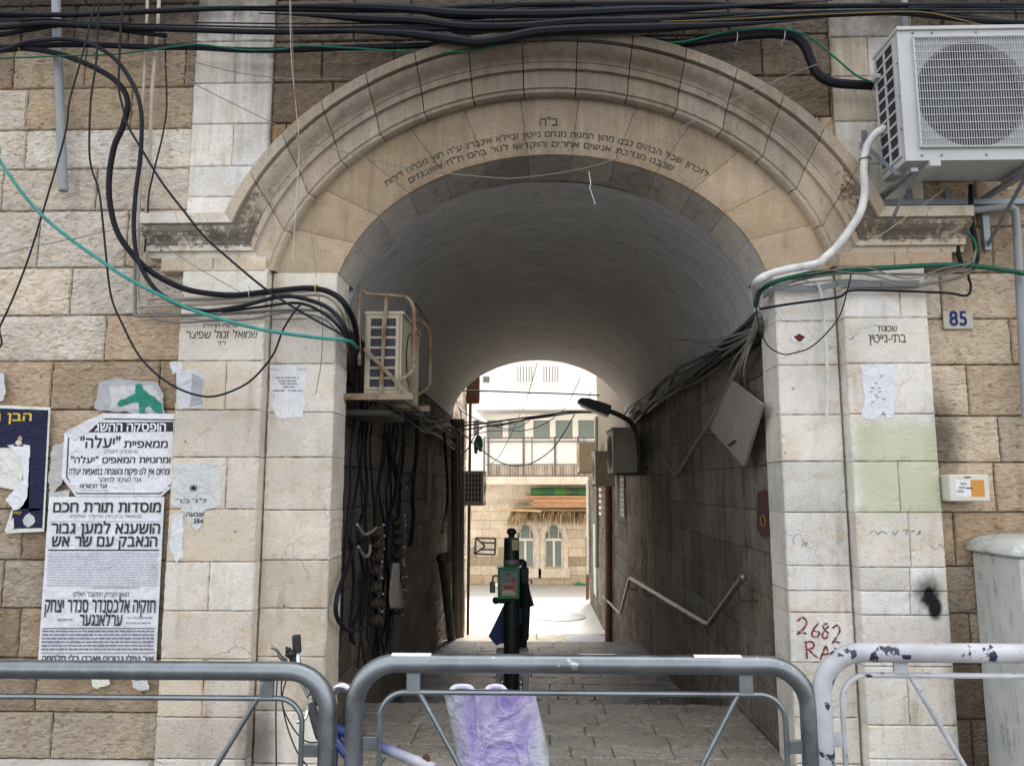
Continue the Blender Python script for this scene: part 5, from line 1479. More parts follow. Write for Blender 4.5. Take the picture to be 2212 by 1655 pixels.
cable("black sagging cable that carries the green wire left of the arch", [(-40, 112), (120, 98), (250, 100), (330, 103), (430, 104), (520, 109), (620, 109), (750, 104), (860, 101), (960, 96), (1050, 84), (1190, 66), (1400, 60)], 6.5, M_BLK, 4.52, group=GT)
cable("bright green wire weaving along the sagging black cable", [(-40, 128), (130, 122), (250, 118), (330, 108), (420, 97), (480, 103), (540, 109), (610, 107), (650, 100), (750, 104), (860, 111), (960, 114), (1040, 106), (1120, 90, 4.54), (1200, 74, 4.56), (1260, 66, 4.56)], 1.9, M_GRN, 4.485, group=GT)
cable("black bundle draped over the crown of the arch", [(640, 66), (760, 68), (880, 74), (960, 84), (1030, 92), (1090, 84), (1160, 70), (1260, 64), (1370, 62), (1480, 58), (1620, 52), (1780, 40)], 11, M_BLK, 4.44, group=GT, taper=True)
cable("second dark bundle lying on the crown moulding", [(560, 30), (680, 34), (800, 42), (900, 46), (1000, 58), (1120, 58), (1250, 48), (1400, 46), (1500, 38), (1700, 26)], 10, M_BLK, 4.46, group=GT, taper=True)
cable("dark bundle highest over the middle of the arch", [(520, 16), (700, 14), (880, 20), (1000, 30), (1200, 30), (1350, 24), (1520, 18), (1800, 2)], 10, M_NAVY, 4.48, group=GT, taper=True)
for k in range(7):
    y0 = 12 + 9 * k
    cable("sooty cable in the tangled layer over the arch crown", [(840 + 20 * k, y0 + RNG.uniform(-6, 6)), (1000, y0 + RNG.uniform(2, 12)), (1180, y0 + RNG.uniform(-4, 6)), (1330, y0 + RNG.uniform(-4, 5)), (1480 + 20 * k, y0 - RNG.uniform(0, 14))], RNG.uniform(2.5, 5), M_NAVY, 4.50 + .012 * k, group="sooty cables over the crown", taper=True)
cable("fat black cable bundle bending down into the back of the large air conditioner", [(1400, 94), (1475, 94), (1560, 84), (1640, 75), (1705, 77), (1735, 96), (1750, 128), (1764, 158), (1795, 178), (1850, 184), (1912, 186)], 10.5, M_BLK, 4.53, group=GT)
cable("green wire looping above the fat bundle down to the air conditioner", [(1290, 72, 4.56), (1360, 84, 4.55), (1430, 92, 4.52), (1480, 90), (1560, 72), (1640, 63), (1700, 65), (1750, 82), (1800, 122), (1850, 164), (1890, 180)], 2.2, M_GRN, 4.48, group=GT)
cable("thin yellow wire over the right pilaster top", [(1180, 56, 4.50), (1320, 50, 4.47), (1475, 46), (1620, 40), (1780, 32), (1950, 26), (2010, 29), (2060, 40), (2120, 54)], 1.0, M_YEL, 4.44, group=GT)
cable("black cable along the upper right corner above the air conditioner", [(1900, 8), (2000, 26), (2110, 40), (2260, 60)], 6, M_BLK, 4.56, group=GT)
cable("black cable sloping over the right edge above the white casing", [(1960, 20), (2080, 14), (2260, 20)], 5, M_NAVY, 4.5, group=GT)
GL = "cables hanging down the left wall"
cable("fattest black cable snaking down the left wall into the passage", [(-40, 104), (40, 104), (117, 115), (173, 133), (233, 163), (265, 193), (276, 227), (265, 275), (247, 317), (236, 383), (238, 443), (254, 503), (287, 551), (320, 583), (367, 611), (417, 629), (500, 638), (583, 630), (667, 623), (717, 634), (748, 662), (768, 710, 4.72), (772, 780, 5.0), (770, 900, 5.1)], 6.6, M_BLK, 4.50, group=GL)
cable("bluish black cable parallel to the fattest one, swinging lower under it", [(-40, 118), (60, 92), (150, 86), (205, 100), (252, 132), (288, 185), (304, 235), (306, 290), (302, 350), (293, 420), (289, 490), (295, 551), (312, 592), (345, 634), (400, 664), (450, 672), (520, 662), (600, 642), (650, 644), (712, 668), (750, 720), (762, 800, 5.0)], 5.0, M_NAVY, 4.47, group=GL)
cable("straight thin black cable running diagonally down to the left pier", [(266, -20), (261, 60), (257, 150), (257, 195), (266, 235), (275, 270), (310, 330), (350, 395), (400, 460), (440, 510), (485, 551), (570, 622), (640, 668), (700, 702), (745, 728), (770, 760, 4.9)], 2.7, M_NAVY, 4.44, group=GL)
cable("black cable drooping in a deep loop over the paper rags", [(213, -20), (209, 120), (196, 220), (193, 320), (198, 365), (214, 415), (224, 500), (229, 551), (240, 640), (264, 700), (300, 768), (345, 814), (398, 845), (455, 857), (510, 841), (550, 815), (590, 766), (612, 712), (640, 668), (655, 655)], 2.4, M_NAVY, 4.42, group=GL)
cable("thin black cable slanting from the top down to the left edge", [(206, -20), (195, 50), (175, 130), (150, 220), (141, 290), (101, 430), (64, 551), (30, 640), (0, 705), (-30, 765)], 2.1, M_NAVY, 4.40, group=GL)
cable("turquoise hose falling from the left edge to the passage corner", [(-40, 300), (0, 350), (50, 420), (100, 474), (150, 515), (200, 551), (270, 598), (350, 640), (430, 675), (560, 711), (680, 729), (750, 736), (772, 752, 4.9)], 4.0, M_TEAL, 4.38, name="hose", cat="hose", group=GL)
cable("short dark cable hanging right of the beige conduits", [(345, 76), (356, 84), (358, 150), (360, 230), (352, 290), (335, 360), (322, 420), (318, 480), (312, 545)], 2.0, M_NAVY, 4.56, group=GL)
cable("dark cable from the pier bundle into the passage mouth", [(480, 674), (560, 664), (640, 655), (690, 672), (735, 710), (760, 760, 4.95)], 3.2, M_NAVY, 4.5, group=GL)
cable("grey cable along the pier front under the black ones", [(330, 688), (380, 697), (450, 694), (540, 690), (620, 676), (700, 690), (745, 740)], 2.6, M_GRY, 4.55, group=GL)
GS = "thin wires and strings"
cable("long thin wire sagging across the arch under the inscription", [(345, 130), (420, 182), (600, 272), (660, 305), (737, 327), (850, 357), (950, 373), (1060, 384), (1120, 385), (1240, 369), (1330, 344), (1420, 306), (1550, 233), (1700, 165), (1765, 140)], 1.1, M_GRY, 4.40, group=GS, name="wire", cat="wire")
cable("thin wire across the upper left pilaster to the spandrel", [(400, 130), (500, 155), (580, 167), (650, 172), (740, 171)], 1.1, M_GRY, 4.5, group=GS, name="wire", cat="wire")
cable("faint wire sloping up from the left edge to the conduits", [(-20, 551), (60, 535), (140, 520), (230, 500), (285, 490)], 1.0, M_GRY, 4.58, group=GS, name="wire", cat="wire")
cable("thin wire from the conduit foot to the pier cables", [(283, 490), (330, 515), (420, 575), (520, 632)], .9, M_GRY, 4.5, group=GS, name="wire", cat="wire")
cable("pale string hanging from the top left past the archivolt", [(628, -20), (632, 100), (636, 200), (645, 300), (655, 380), (668, 460), (676, 530), (684, 600)], .7, M_GRY, 4.42, group=GS, name="string", cat="string")
cable("second pale string beside the hanging one", [(626, -20), (629, 120), (640, 240), (646, 318), (640, 430), (632, 560)], .6, M_WHT, 4.43, group=GS, name="string", cat="string")
cable("frayed string dangling on the left pier", [(688, 640), (697, 700), (694, 780), (686, 830), (682, 850)], 1.0, M_GRY, 4.64, group=GS, name="string", cat="string")
cable("thin wire slanting down from the right cornice to the hose", [(1765, 574), (1825, 551), (1900, 510), (1970, 460), (2040, 410)], .9, M_BGE, 4.42, group=GS, name="wire", cat="wire")
cable("white frayed string knotted under the crown of the arch", [(1272, 372, 4.4), (1276, 398, 4.4), (1274, 406, 4.4), (1280, 424, 4.4), (1286, 442, 4.4)], .9, M_WHT, 4.4, group=GS, name="string", cat="string")
# conduits
cable("thick grey plastic pipe cut off on the upper left wall", [(121, -20), (124, 90), (130, 240), (137, 413)], 10.2, M_PVC, 4.60, name="drain_pipe", cat="pipe", seg=16)
GC = "slim conduits on the left wall"
cable("left one of two beige conduits, turning right above the carved panel", [(319, -20), (314, 120), (309, 210), (306, 330), (300, 470), (297, 600), (299, 648), (306, 661), (330, 662), (430, 658), (533, 651), (640, 640), (700, 640), (735, 668), (752, 720, 4.9)], 3.6, M_BGE, 4.60, name="conduit", cat="conduit", group=GC)
cable("right one of two beige conduits beside the left pilaster", [(344, -20), (338, 90), (328, 207), (324, 320), (318, 430), (313, 545), (313, 618), (320, 642), (345, 645), (450, 644), (560, 636), (650, 630), (705, 628), (738, 650), (756, 700, 4.9)], 4.2, M_BGE, 4.585, name="conduit", cat="conduit", group=GC)
cable("lowest grey conduit just above the carved panel", [(292, 520), (292, 640), (293, 676), (302, 683), (400, 681), (466, 678), (560, 673), (660, 670), (705, 676), (738, 705), (754, 760, 4.9)], 3.4, M_GRY, 4.59, name="conduit", cat="conduit", group=GC)
# right pier services
cable("white wrapped pipe curving from the large air conditioner down to the passage", [(1925, 278, 4.40), (1905, 281, 4.38), (1886, 296), (1871, 323), (1866, 367), (1868, 417), (1858, 460), (1838, 493), (1808, 533), (1785, 554), (1765, 570), (1708, 581), (1661, 593), (1636, 608), (1630, 626, 4.66), (1632, 660, 4.9)], 8.6, M_WHT, 4.40, name="insulated_pipe", cat="pipe", seg=14)
cable("green pipe along the right pilaster head to the downpipe", [(1632, 660, 4.85), (1640, 634, 4.66), (1662, 615), (1700, 602), (1765, 590), (1850, 584), (1950, 577), (2040, 573), (2120, 577), (2195, 588), (2240, 592)], 5.6, cabmat("dark_green_pipe", (.018, .10, .065)), 4.50, name="pipe", cat="pipe", seg=12)
GR = "cables on the right pier and pilaster"
cable("black cable under the grey trunking, ending by the right wall", [(1641, 668, 4.66), (1700, 658), (1808, 643), (1835, 629), (1900, 628), (2041, 633), (2080, 639), (2094, 634), (2097, 616), (2092, 595), (2100, 560)], 2.8, M_NAVY, 4.55, group=GR)
cable("white ribbed hose hanging straight down between pier and pilaster", [(1662, 622, 4.62), (1680, 606), (1710, 602), (1745, 606), (1768, 618), (1776, 650), (1783, 720), (1787, 800), (1786, 860), (1785, 912)], 3.4, M_WHT, 4.64, name="hose", cat="hose", group=GR)
cable("thin black wire drooping in front of the oval plate", [(1840, 588), (1830, 630), (1815, 680), (1790, 715), (1752, 750), (1715, 763), (1690, 765), (1660, 748), (1642, 712), (1632, 660)], 1.5, M_NAVY, 4.50, group=GR)
for k in range(5):
    y_ = 578 + 5 * k
    cable("thin grey cable in the loose bunch along the green pipe", [(1668, y_ + 30, 4.62), (1760, y_ + RNG.uniform(0, 14)), (1860, y_ + RNG.uniform(-6, 10)), (1960, y_ + RNG.uniform(0, 26)), (2040, y_ + RNG.uniform(0, 18)), (2095, y_ - 12 + RNG.uniform(-6, 6)), (2108, 540)], 1.6, M_GRY, 4.47 + .012 * k, group="loose grey cables by the green pipe")
cable("black upright cable right of the cornice end", [(2066, 452), (2068, 500), (2070, 545), (2080, 580)], 4.5, M_BLK, 4.62, group=GR)
cable("thick dark cable rising to the rail under the air conditioner", [(2098, 400), (2098, 470), (2106, 520), (2110, 560), (2100, 580)], 6, M_BLK, 4.60, group=GR)
cable("green black cable twisting beside the cornice end", [(2062, 490), (2085, 500), (2104, 520), (2108, 548), (2096, 570)], 3, M_GRN, 4.57, group=GR)
for k, x_ in enumerate((1962, 2048)):
    w = MB(); a = P(x_, 410, 4.63); b = P(x_ + 1, 457, 4.63); w.box((a[0] - .02, 4.62, b[2]), (a[0] + .02, 4.65, a[2])); tag(w.build("steel_strap", M_BRK, origin=(a + b) / 2), ("grey steel strap under the left bracket arm", "grey steel strap beside the black upright cables")[k], "strap")
cable("grey downpipe at the right edge with a level feed from the left", [(2030, 461), (2100, 455), (2170, 449), (2188, 452), (2194, 466), (2199, 551), (2203, 640), (2216, 900)], 8, M_PVC, 4.60, name="downpipe", cat="pipe", seg=14)
cable("grey pipe rising to the top edge beside the large air conditioner", [(1953, -20), (1954, 40), (1957, 120)], 6.8, M_PVC, 4.55, name="pipe", cat="pipe", seg=12)
tr = thing("cable_trunking", "grey flat cable trunking bent round the right pier and pilaster heads", "trunking", P(1800, 615, 4.6))
w = MB(); pts = [P(1650, 640, 4.80), P(1667, 622, 4.66), P(1765, 624, 4.66), P(1808, 614, 4.57), P(1902, 613, 4.57)]
for a, b in zip(pts[:-1], pts[1:]): w.bar(a, b, .012, .036, up=(0, 0, 1))
w.build("channel", M_PVC, tr)
w = MB(); w.bar(P(1904, 613, 4.57), P(1985, 613, 4.57), .014, .038, up=(0, 0, 1)); w.build("channel", M_PVC, tr)

# ties round the bundles
def tie(label, x, y, Y, r, mat, d=(1, 0, 0)):
    c_ = P(x, y, Y); u, v = frame_of(d); w = MB()
    w.tube([c_ + (u * math.cos(a) + v * math.sin(a)) * r for a in np.linspace(0, 2 * math.pi, 18, endpoint=False)], .0028, 6, closed=True)
    w.tube(spline([c_ + u * r, c_ + u * (r + .02) - VY * .01, c_ + u * (r + .03) - VY * .01 + np.array([.012, 0, -.03])], 3), .002, 5)
    tag(w.build("cable_tie", mat, None, True, origin=c_), label, "tie")
M_YTI = simple("yellow_tie", (.45, .36, .06), .6)
tie("yellow tie knotted round the fattest cable over the left pier", 683, 624, 4.50, .026, M_YTI)
tie("pale thin tie round the fattest cable over the carved panel", 540, 635, 4.50, .024, M_BGE)
tie("pale tie on the fat bundle left of its bend", 1692, 78, 4.53, .034, M_WHT)
tie("pale tie on the fat bundle above the spandrel stone", 1590, 82, 4.53, .034, M_WHT)
tie("pale tie where the fat bundle meets the air conditioner", 1884, 185, 4.53, .034, M_WHT)
tie("dark wire tie round the white wrapped pipe below the bracket", 1867, 345, 4.40, .028, M_NAVY, (0, 0, 1))
tie("white strap hanging from the wrapped pipe above the pier", 1765, 570, 4.40, .028, M_WHT)
tie("yellow string tied on the left edge cables", 45, 104, 4.50, .024, M_YTI)
# ------------------------------------------------------------------ inside the passage
def z1(x, y): return ((1280 + x / 2.758) / 1.8228, (1500 + y / 2.758) / 1.8228)
def z2(x, y): return ((1280 + x / 2.758) / 1.8228, (2000 + y / 2.758) / 1.8228)
def z3(x, y): return ((1780 + x / 2.758) / 1.8228, (1400 + y / 2.758) / 1.8228)
def z4(x, y): return ((1780 + x / 2.758) / 1.8228, (1950 + y / 2.758) / 1.8228)
def z5(x, y): return ((2200 + x * .4834) / 1.8228, (1500 + y * .4834) / 1.8228)
def z6(x, y): return ((1850 + x / 2.758) / 1.8228, (2050 + y / 2.758) / 1.8228)
M_OLDP = simple("grimy_pipe", (.055, .048, .042), .7, var=.4, scale=8, bump=.2)
M_BRNP = simple("red_brown_pipe", (.12, .045, .03), .65, var=.35, scale=6, bump=.2)
def wtube(label, pts, r, mat, name="cable", cat="cable", group=None, seg=7, n=7):
    q = spline(pts, n); w = MB(); w.tube(q, r, seg)
    return tag(w.build(name, mat, None, smooth=True, origin=q[len(q) // 2]), label, cat, group)
M_VALH = simple("dirty_white_hose", (.20, .20, .19), .5)
GP = "dark cables hanging on the left passage wall"
for k in range(13):
    xt = 768 + k * 9.5 + RNG.uniform(-4, 4); xb = 752 + k * 8.4 + RNG.uniform(-24, 24)
    X = -1.29 + RNG.uniform(0, .09)
    pts = []
    for f in np.linspace(0, 1, 7):
        yy = 868 + (1452 - 868) * f + RNG.uniform(-12, 12) if 0 < f < 1 else (866 if f == 0 else RNG.uniform(1380, 1470))
        pts.append(PX(xt + (xb - xt) * f + RNG.uniform(-13, 13) * (0 < f), yy, X))
    wtube("dusty black cable hanging among many on the left passage wall", pts, RNG.choice([.006, .008, .011, .016]), M_BLK if k % 3 else M_NAVY, group=GP)
wtube("black cable pair loop lowest on the left passage wall", [PX(*z2(x, y), -1.18) for x, y in ((300, 40), (260, 300), (290, 480), (220, 700), (140, 920), (115, 1100), (150, 1230), (240, 1320), (330, 1325), (410, 1300))], .014, M_BLK)
wtube("thick black hose running down the middle of the left passage wall", [PX(*z1(x, y), -1.24) for x, y in ((1000, 420), (1000, 640), (985, 860), (960, 1050), (950, 1300), (960, 1450), (945, 1640), (925, 1780))], .022, M_BLK, "hose", "hose")
wtube("slack black cable crossing to a junction on the left wall", [PX(*z1(x, y), -1.22) for x, y in ((740, 560), (770, 700), (755, 830), (775, 960), (820, 1080), (880, 1160), (910, 1120), (950, 1000))], .013, M_BLK)
for k, pts in enumerate((((350, 180), (400, 265), (450, 285), (520, 245), (560, 210)), ((360, 420), (400, 490), (440, 530), (480, 490), (490, 400)))):
    wtube(("upper white ended hose curl by the meters", "lower white hose curl by the meters")[k], [PX(*z2(x, y), -1.16) for x, y in pts], .010, M_VALH, "hose", "hose")
GT2 = "tangled cables along the left springing"
for k in range(16):
    a = np.array([-1.31 + RNG.uniform(0, .05), 7.0 + RNG.uniform(-.6, .6), 2.50 + RNG.uniform(-.22, .12)]); b = np.array([-1.30 + RNG.uniform(0, .06), 12.7 + RNG.uniform(-.4, .3), 2.52 + RNG.uniform(-.34, .14)])
    pts = [a + (b - a) * f + np.array([RNG.uniform(0, .07), 0, RNG.uniform(-.12, .09)]) * (1 if 0 < f < 1 else 0) for f in np.linspace(0, 1, 8)]
    wtube("greyish tangled cable under the left spring of the vault", pts, RNG.choice([.007, .010, .014]), [M_BLK, M_GRY, M_OLDP][k % 3], group=GT2)
GT3 = "dark cables along the right springing"
for k in range(9):
    a = np.array([1.52 - RNG.uniform(0, .05), 4.95, 2.70 + RNG.uniform(-.16, .08)]); b = np.array([1.52 - RNG.uniform(0, .05), 11.6 + RNG.uniform(-.5, .9), 2.72 + RNG.uniform(-.22, .06)])
    pts = [a + (b - a) * f + np.array([-RNG.uniform(0, .05), 0, RNG.uniform(-.06, .05)]) * (1 if 0 < f < 1 else 0) for f in np.linspace(0, 1, 8)]
    wtube("dark cable in the line under the right spring of the vault", pts, RNG.choice([.010, .014, .02]), M_BLK if k % 2 else M_OLDP, group=GT3)
GT4 = "loose wire ends at the right passage corner"
for k in range(7):
    e = [(1465, 735), (1500, 742), (1530, 748), (1560, 770), (1575, 800), (1600, 830), (1615, 860)][k]
    pts = [PX(1646, 690 + 4 * k, 1.50), PX(1625, 712 + 4 * k, 1.46), PX((1600 + e[0]) / 2, (740 + e[1]) / 2 + 5 * (k % 3), 1.42), PX(*e, 1.40 + .02 * k)]
    wtube("greyish loose wire fraying out of the corner beside the right pier", pts, .007 if k else .012, M_GRY, group=GT4)
wtube("dusty thick pipe bent down the right wall behind the tilted board", [PX(x, y, 1.45) for x, y in ((1640, 680), (1612, 760), (1581, 823), (1556, 876), (1533, 918), (1496, 971), (1483, 995), (1462, 1026), (1452, 1018), (1442, 1000), (1432, 985))], .021, simple("dusty_beige_pipe", (.20, .18, .155), .8, var=.3), "pipe", "pipe", seg=10)
bd = thing("tilted_board", "blank beige square board hung askew on the right passage wall", "board", PX(1590, 915, 1.43))
w = MB(); w.prism([PX(*q, 1.43) for q in ((1581, 823), (1646, 874), (1606, 1008), (1533, 925))], (.018, 0, 0)); w.build("panel", simple("dusty_beige_board", (.245, .225, .20), .85, var=.18, scale=6, dirt=((.12, .10, .08), 30, .68)), bd)
w = MB(); w.bar(PX(1574, 962, 1.42), PX(1588, 952, 1.42), .02, .008); w.build("clip", M_OLDP, bd)
# lamp
lp = thing("street_lamp", "black flat street lamp on a curved arm reaching out from the right wall", "lamp", (1.5, 9.9, 2.4))
YLm = 9.6
h0, h1 = P(1247, 869, YLm), P(1316, 890, YLm)
d = (h1 - h0) / np.linalg.norm(h1 - h0); nz_ = np.cross(d, VY) * -1; nz_ = nz_ if nz_[2] > 0 else -nz_
w = MB(); L_ = np.linalg.norm(h1 - h0)
o = [(0, .02), (.03, .055), (.12, .078), (L_ * .8, .078), (L_, .07), (L_, -.065), (L_ * .8, -.055), (.06, -.02), (0, -.005)]
w.prism([h0 + d * a + nz_ * b - VY * .12 for a, b in o], VY * .24); w.build("head", simple("black_lamp_housing", (.018, .018, .022), .5), lp)
w = MB(); w.prism([h0 + d * a + nz_ * b - VY * .10 for a, b in ((.05, -.022), (L_ * .72, -.052), (L_ * .72, -.066), (.05, -.036))], VY * .20); w.build("lens", simple("lamp_lens", (.6, .6, .58), .3), lp)
w = MB(); w.tube(spline([P(1306, 884, YLm), P(1340, 898, YLm), P(1363, 914, YLm + .1), P(1377, 945, YLm + .15), P(1381, 985, YLm + .15), P(1382, 1022, YLm + .15)], 6), .032, 10); w.tube([P(1382, 1012, YLm + .15), P(1400, 1016, YLm + .15)], .03, 8); w.build("arm", M_OLDP, lp, smooth=True)
w = MB(); w.box((1.15, 10.5, WZ(1320, 1026, 10.6) - .0), (1.54, 10.56, WZ(1320, 1026, 10.6) + .04)); w.box((1.15, 11.2, WZ(1320, 1026, 10.6)), (1.54, 11.26, WZ(1320, 1026, 10.6) + .04)); tag(w.build("ac_bracket", M_OLDP, origin=(1.4, 10.9, 1.7)), "dark steel arms under the beige round fan unit", "bracket")
# handrail
hr = thing("handrail", "zigzag steel handrail stepping down the right passage wall", "handrail", (1.42, 8.0, .4))
RP_ = [PX(x, y, 1.42) for x, y in ((1605, 1247), (1530, 1350), (1360, 1247), (1340, 1325), (1300, 1285))]
M_HR = galv("worn_handrail", (.20, .195, .185), None, .35, .7)
w = MB(); pts = []
for a, b in zip(RP_[:-1], RP_[1:]): pts += [a + (b - a) * .03, a + (b - a) * .5, a + (b - a) * .97]
w.tube(pts, .022, 12); w.ball(RP_[0], .027, 10, 8); w.build("rail", M_HR, hr, smooth=True)
for q in (RP_[0] + (RP_[1] - RP_[0]) * .12, RP_[1] + (RP_[2] - RP_[1]) * .2, RP_[1] + (RP_[2] - RP_[1]) * .7, RP_[2] + (RP_[3] - RP_[2]) * .1):
    w = MB(); w.tube(spline([q, q + np.array([0, 0, -.08]), q + np.array([.03, 0, -.11]), q + np.array([.14, 0, -.11])], 4), .009, 8); w.build("wall_bracket", M_OLDP, hr, smooth=True)
# red bill on the wall near the right pier
rb = thing("red_bill", "torn dark red bill with a yellow ring on the right wall by the pier", "poster", PX(1648, 1100, 1.53))
w = MB(); w.prism([PX(x, y, 1.528) for x, y in ((1636, 1062), (1650, 1058), (1661, 1070), (1662, 1158), (1645, 1158), (1634, 1140))], (.004, 0, 0)); w.build("sheet", simple("dark_red_print", (.07, .02, .025), .7, var=.5, scale=18), rb)
w = MB(); c_ = PX(1648, 1125, 1.5255); w.tube([c_ + np.array([0, .05 * math.cos(a), .035 * math.sin(a)]) for a in np.linspace(0, 2 * math.pi, 20, endpoint=False)], .004, 5, closed=True); w.build("ring_mark", simple("ochre_ink", (.35, .18, .03), .7), rb)
# meters on the left
M_BRS, M_VAL = simple("tarnished_brass", (.055, .036, .024), .5, .35, .4, 20), simple("white_lever", (.30, .29, .27), .5, var=.3)
def meter(c_, first=None):
    m = thing("water_meter", "tarnished water meter with a pale lever on the left riser pipes", "meter", c_, "water meters on the left passage wall")
    w = MB(); w.lathe([(.0, -.05), (.040, -.045), (.048, -.01), (.048, .015), (.035, .03), (.0, .032)], c_, VX, 14); w.tube([c_ - VY * .0 + VY * a for a in (-.11, .11)], .014, 8); w.build("body", M_BRS, m, smooth=True)
    w = MB(); w.lathe([(.0, .034), (.032, .034), (.034, .05), (.0, .056)], c_, VX, 14); w.build("dial_cap", M_OLDP, m, smooth=True)
    w = MB(); w.bar(c_ + np.array([.03, .09, .05]), c_ + np.array([.05, .02, .065]), .016, .012); w.build("lever", M_VAL, m)
    w = MB(); w.cyl(c_ + np.array([.0, .09, 0]), c_ + np.array([.03, .09, .045]), .008, 8); w.build("valve_stem", M_BRS, m)
    return m
mp = None
for cx_, ys in ((812, (1152, 1176, 1204, 1232, 1268, 1302, 1340)), (862, (1128, 1150, 1170, 1198, 1236, 1262, 1290, 1316))):
    for y_ in ys:
        q = PX(cx_ + RNG.uniform(-3, 3), y_, -1.20)
        if mp is None: mp = meter(q); q0_ = q
        else: dup(mp, q - q0_)
for k, (x_, ya, yb) in enumerate(((823, 1138, 1392), (873, 1112, 1330), (850, 1110, 1420))):
    wtube(("pale riser pipe nearest the street beside the meters", "second pale riser pipe beside the meters", "dark riser pipe between the two meter stacks")[k], [PX(x_, ya, -1.26), PX(x_ - 2, (ya + yb) / 2, -1.26), PX(x_ - 4, yb, -1.26)], .018, [M_VAL, M_GRY, M_OLDP][k], "riser_pipe", "pipe")
rg = MB(); V = []
for i in range(14):
    for j in range(7):
        f, g = i / 13, j / 6 - .5
        q = PX(852 + (g * (14 + 10 * math.sin(f * 2.6))) + 5 * f, 1216 + 98 * f, -1.10); q[0] += .02 * math.sin(g * 9 + f * 3); V.append(q)
rg.grid(V, 14, 7); o = rg.build("hanging_rag", simple("beige_cloth", (.24, .205, .17), .9, var=.2, bump=.4), None, True, origin=PX(852, 1260, -1.1)); tag(o, "limp beige rag hanging between the meter stacks", "rag")
sm = o.modifiers.new("thick", 'SOLIDIFY'); sm.thickness = .01
# pipes farther in
wtube("open topped fat drain pipe at the far end of the left wall", [PX(*z2(1270, 545), -1.20), PX(*z2(1310, 850), -1.20), PX(*z2(1375, 1440), -1.20)], .065, M_OLDP, "drain_pipe", "pipe", seg=14)
w = MB(); q = PX(*z2(1285, 545), -1.15); w.lathe([(.05, -.08), (.07, -.08), (.07, .08), (.05, .08)], q, (.5, -.85, .1), 16); tag(w.build("pipe_elbow", M_OLDP, None, True, origin=q), "round open mouth of the fat drain pipe", "pipe end")
for k, (x0_, x1_, r) in enumerate(((981, 985, .06), (989, 992, .05), (998, 996, .045))):
    wtube(("widest brown riser at the left passage end", "middle brown riser at the left passage end", "slim brown riser at the left passage edge")[k], [PX(x0_, 905, -1.25 + .02 * k), PX((x0_ + x1_) / 2, 1150, -1.25 + .02 * k), PX(x1_, 1386, -1.25 + .02 * k)], r, M_OLDP if k < 2 else M_BRNP, "riser_pipe", "pipe", seg=10)
w = MB(); a, b = PX(927, 966, -1.335), PX(934, 1067, -1.335); w.box((-1.345, a[1] - .25, b[2] - .1), (-1.315, a[1] + .12, a[2])); tag(w.build("passage_shutter", simple("brown_board", (.07, .045, .03), .8), gate), "narrow brown shutter")
w = MB(); w.tube(spline([PX(*z1(x, y), -1.2) for x, y in ((1290, 560), (1310, 800), (1330, 1200), (1310, 1450), (1270, 1640))], 6), .02, 8); tag(w.build("cable", M_BLK, None, True, origin=PX(960, 1000, -1.2)), "black cable with a cut end near the fat drain pipe", "cable")
# window with shutter boards in the right wall
w = MB(); a, b = PX(1341, 1020, 1.545), PX(1353, 1118, 1.545)
for k in range(9): w.box((1.515, b[1] + .05, b[2] + (a[2] - b[2]) * k / 9), (1.545, a[1] - .05, b[2] + (a[2] - b[2]) * (k + .85) / 9))
tag(w.build("slatted_shutter", simple("grey_white_slats", (.42, .41, .39), .7, var=.2), gate), "pale slatted shutter")

# ---- posts in the middle with what hangs on them
M_POST = simple("dark_green_post_paint", (.010, .020, .014), .45, var=.35, scale=12, dirt=((.05, .035, .02), 18, .64))
po = thing("green_post", "dark green iron post with a ball top and a green alms box on it", "post", (-.22, 7.9, -.45))
YPo = 7.9
xp = WX(1105, 1300, YPo); zt_ = WZ(1105, 1166, YPo)
w = MB(); w.cyl((xp, YPo, -.46), (xp, YPo, zt_), .078, 20); w.cyl((xp, YPo, -.46), (xp, YPo, -.40), .13, 20); w.build("shaft", M_POST, po, smooth=True)
w = MB(); w.lathe([(.078, 0), (.074, .02), (.03, .03), (.03, .045), (.05, .07), (.05, .09), (.03, .115), (0, .12)], (xp, YPo, zt_), VZ, 18); w.build("ball_cap", M_POST, po, smooth=True)
w = MB(); a, b = P(1108, 1188, YPo - .085), P(1116, 1166, YPo - .085); w.box((a[0] - .01, YPo - .085, a[2]), (b[0] + .02, YPo - .060, b[2])); w.build("sticker", simple("yellowed_sticker", (.42, .34, .16), .7, var=.3), po)
w = MB(); w.cyl((xp, YPo, WZ(1105, 1218, YPo)), (xp, YPo, WZ(1105, 1208, YPo)), .081, 20); w.build("tape_band", simple("grey_tape", (.16, .16, .16), .5), po, smooth=True)
al = thing("alms_box", "green framed collection box with a red and cream picture on the post", "box", P(1097, 1260, 7.6))
YA = 7.64
a, b = P(1076, 1295, YA), P(1122, 1226, YA); a = P(1075, 1294, YA); b = P(1122, 1228, YA)
w = MB(); w.box((a[0], YA, a[2]), (b[0], YA + .17, b[2]), ch=.006); w.prism([(a[0] - .01, YA - .01, b[2]), (b[0] + .015, YA - .01, b[2]), (b[0] + .015, YA - .01, b[2] + .012), (a[0] - .01, YA - .01, b[2] + .012)], (0, .19, 0)); w.build("case", simple("green_enamel", (.025, .16, .06), .4, var=.25, scale=20, dirt=((.10, .06, .03), 30, .66)), al)
w = MB(); g = .028; w.box((a[0] + g, YA - .003, a[2] + g), (b[0] - g, YA + .002, b[2] - g), (.16, .17, .16)); dx, dz = b[0] - a[0] - 2 * g, b[2] - a[2] - 2 * g
def pp(u0, v0, u1, v1, c, e): w.box((a[0] + g + dx * u0, YA - .003 - e, a[2] + g + dz * v0), (a[0] + g + dx * u1, YA - .002, a[2] + g + dz * v1), c)
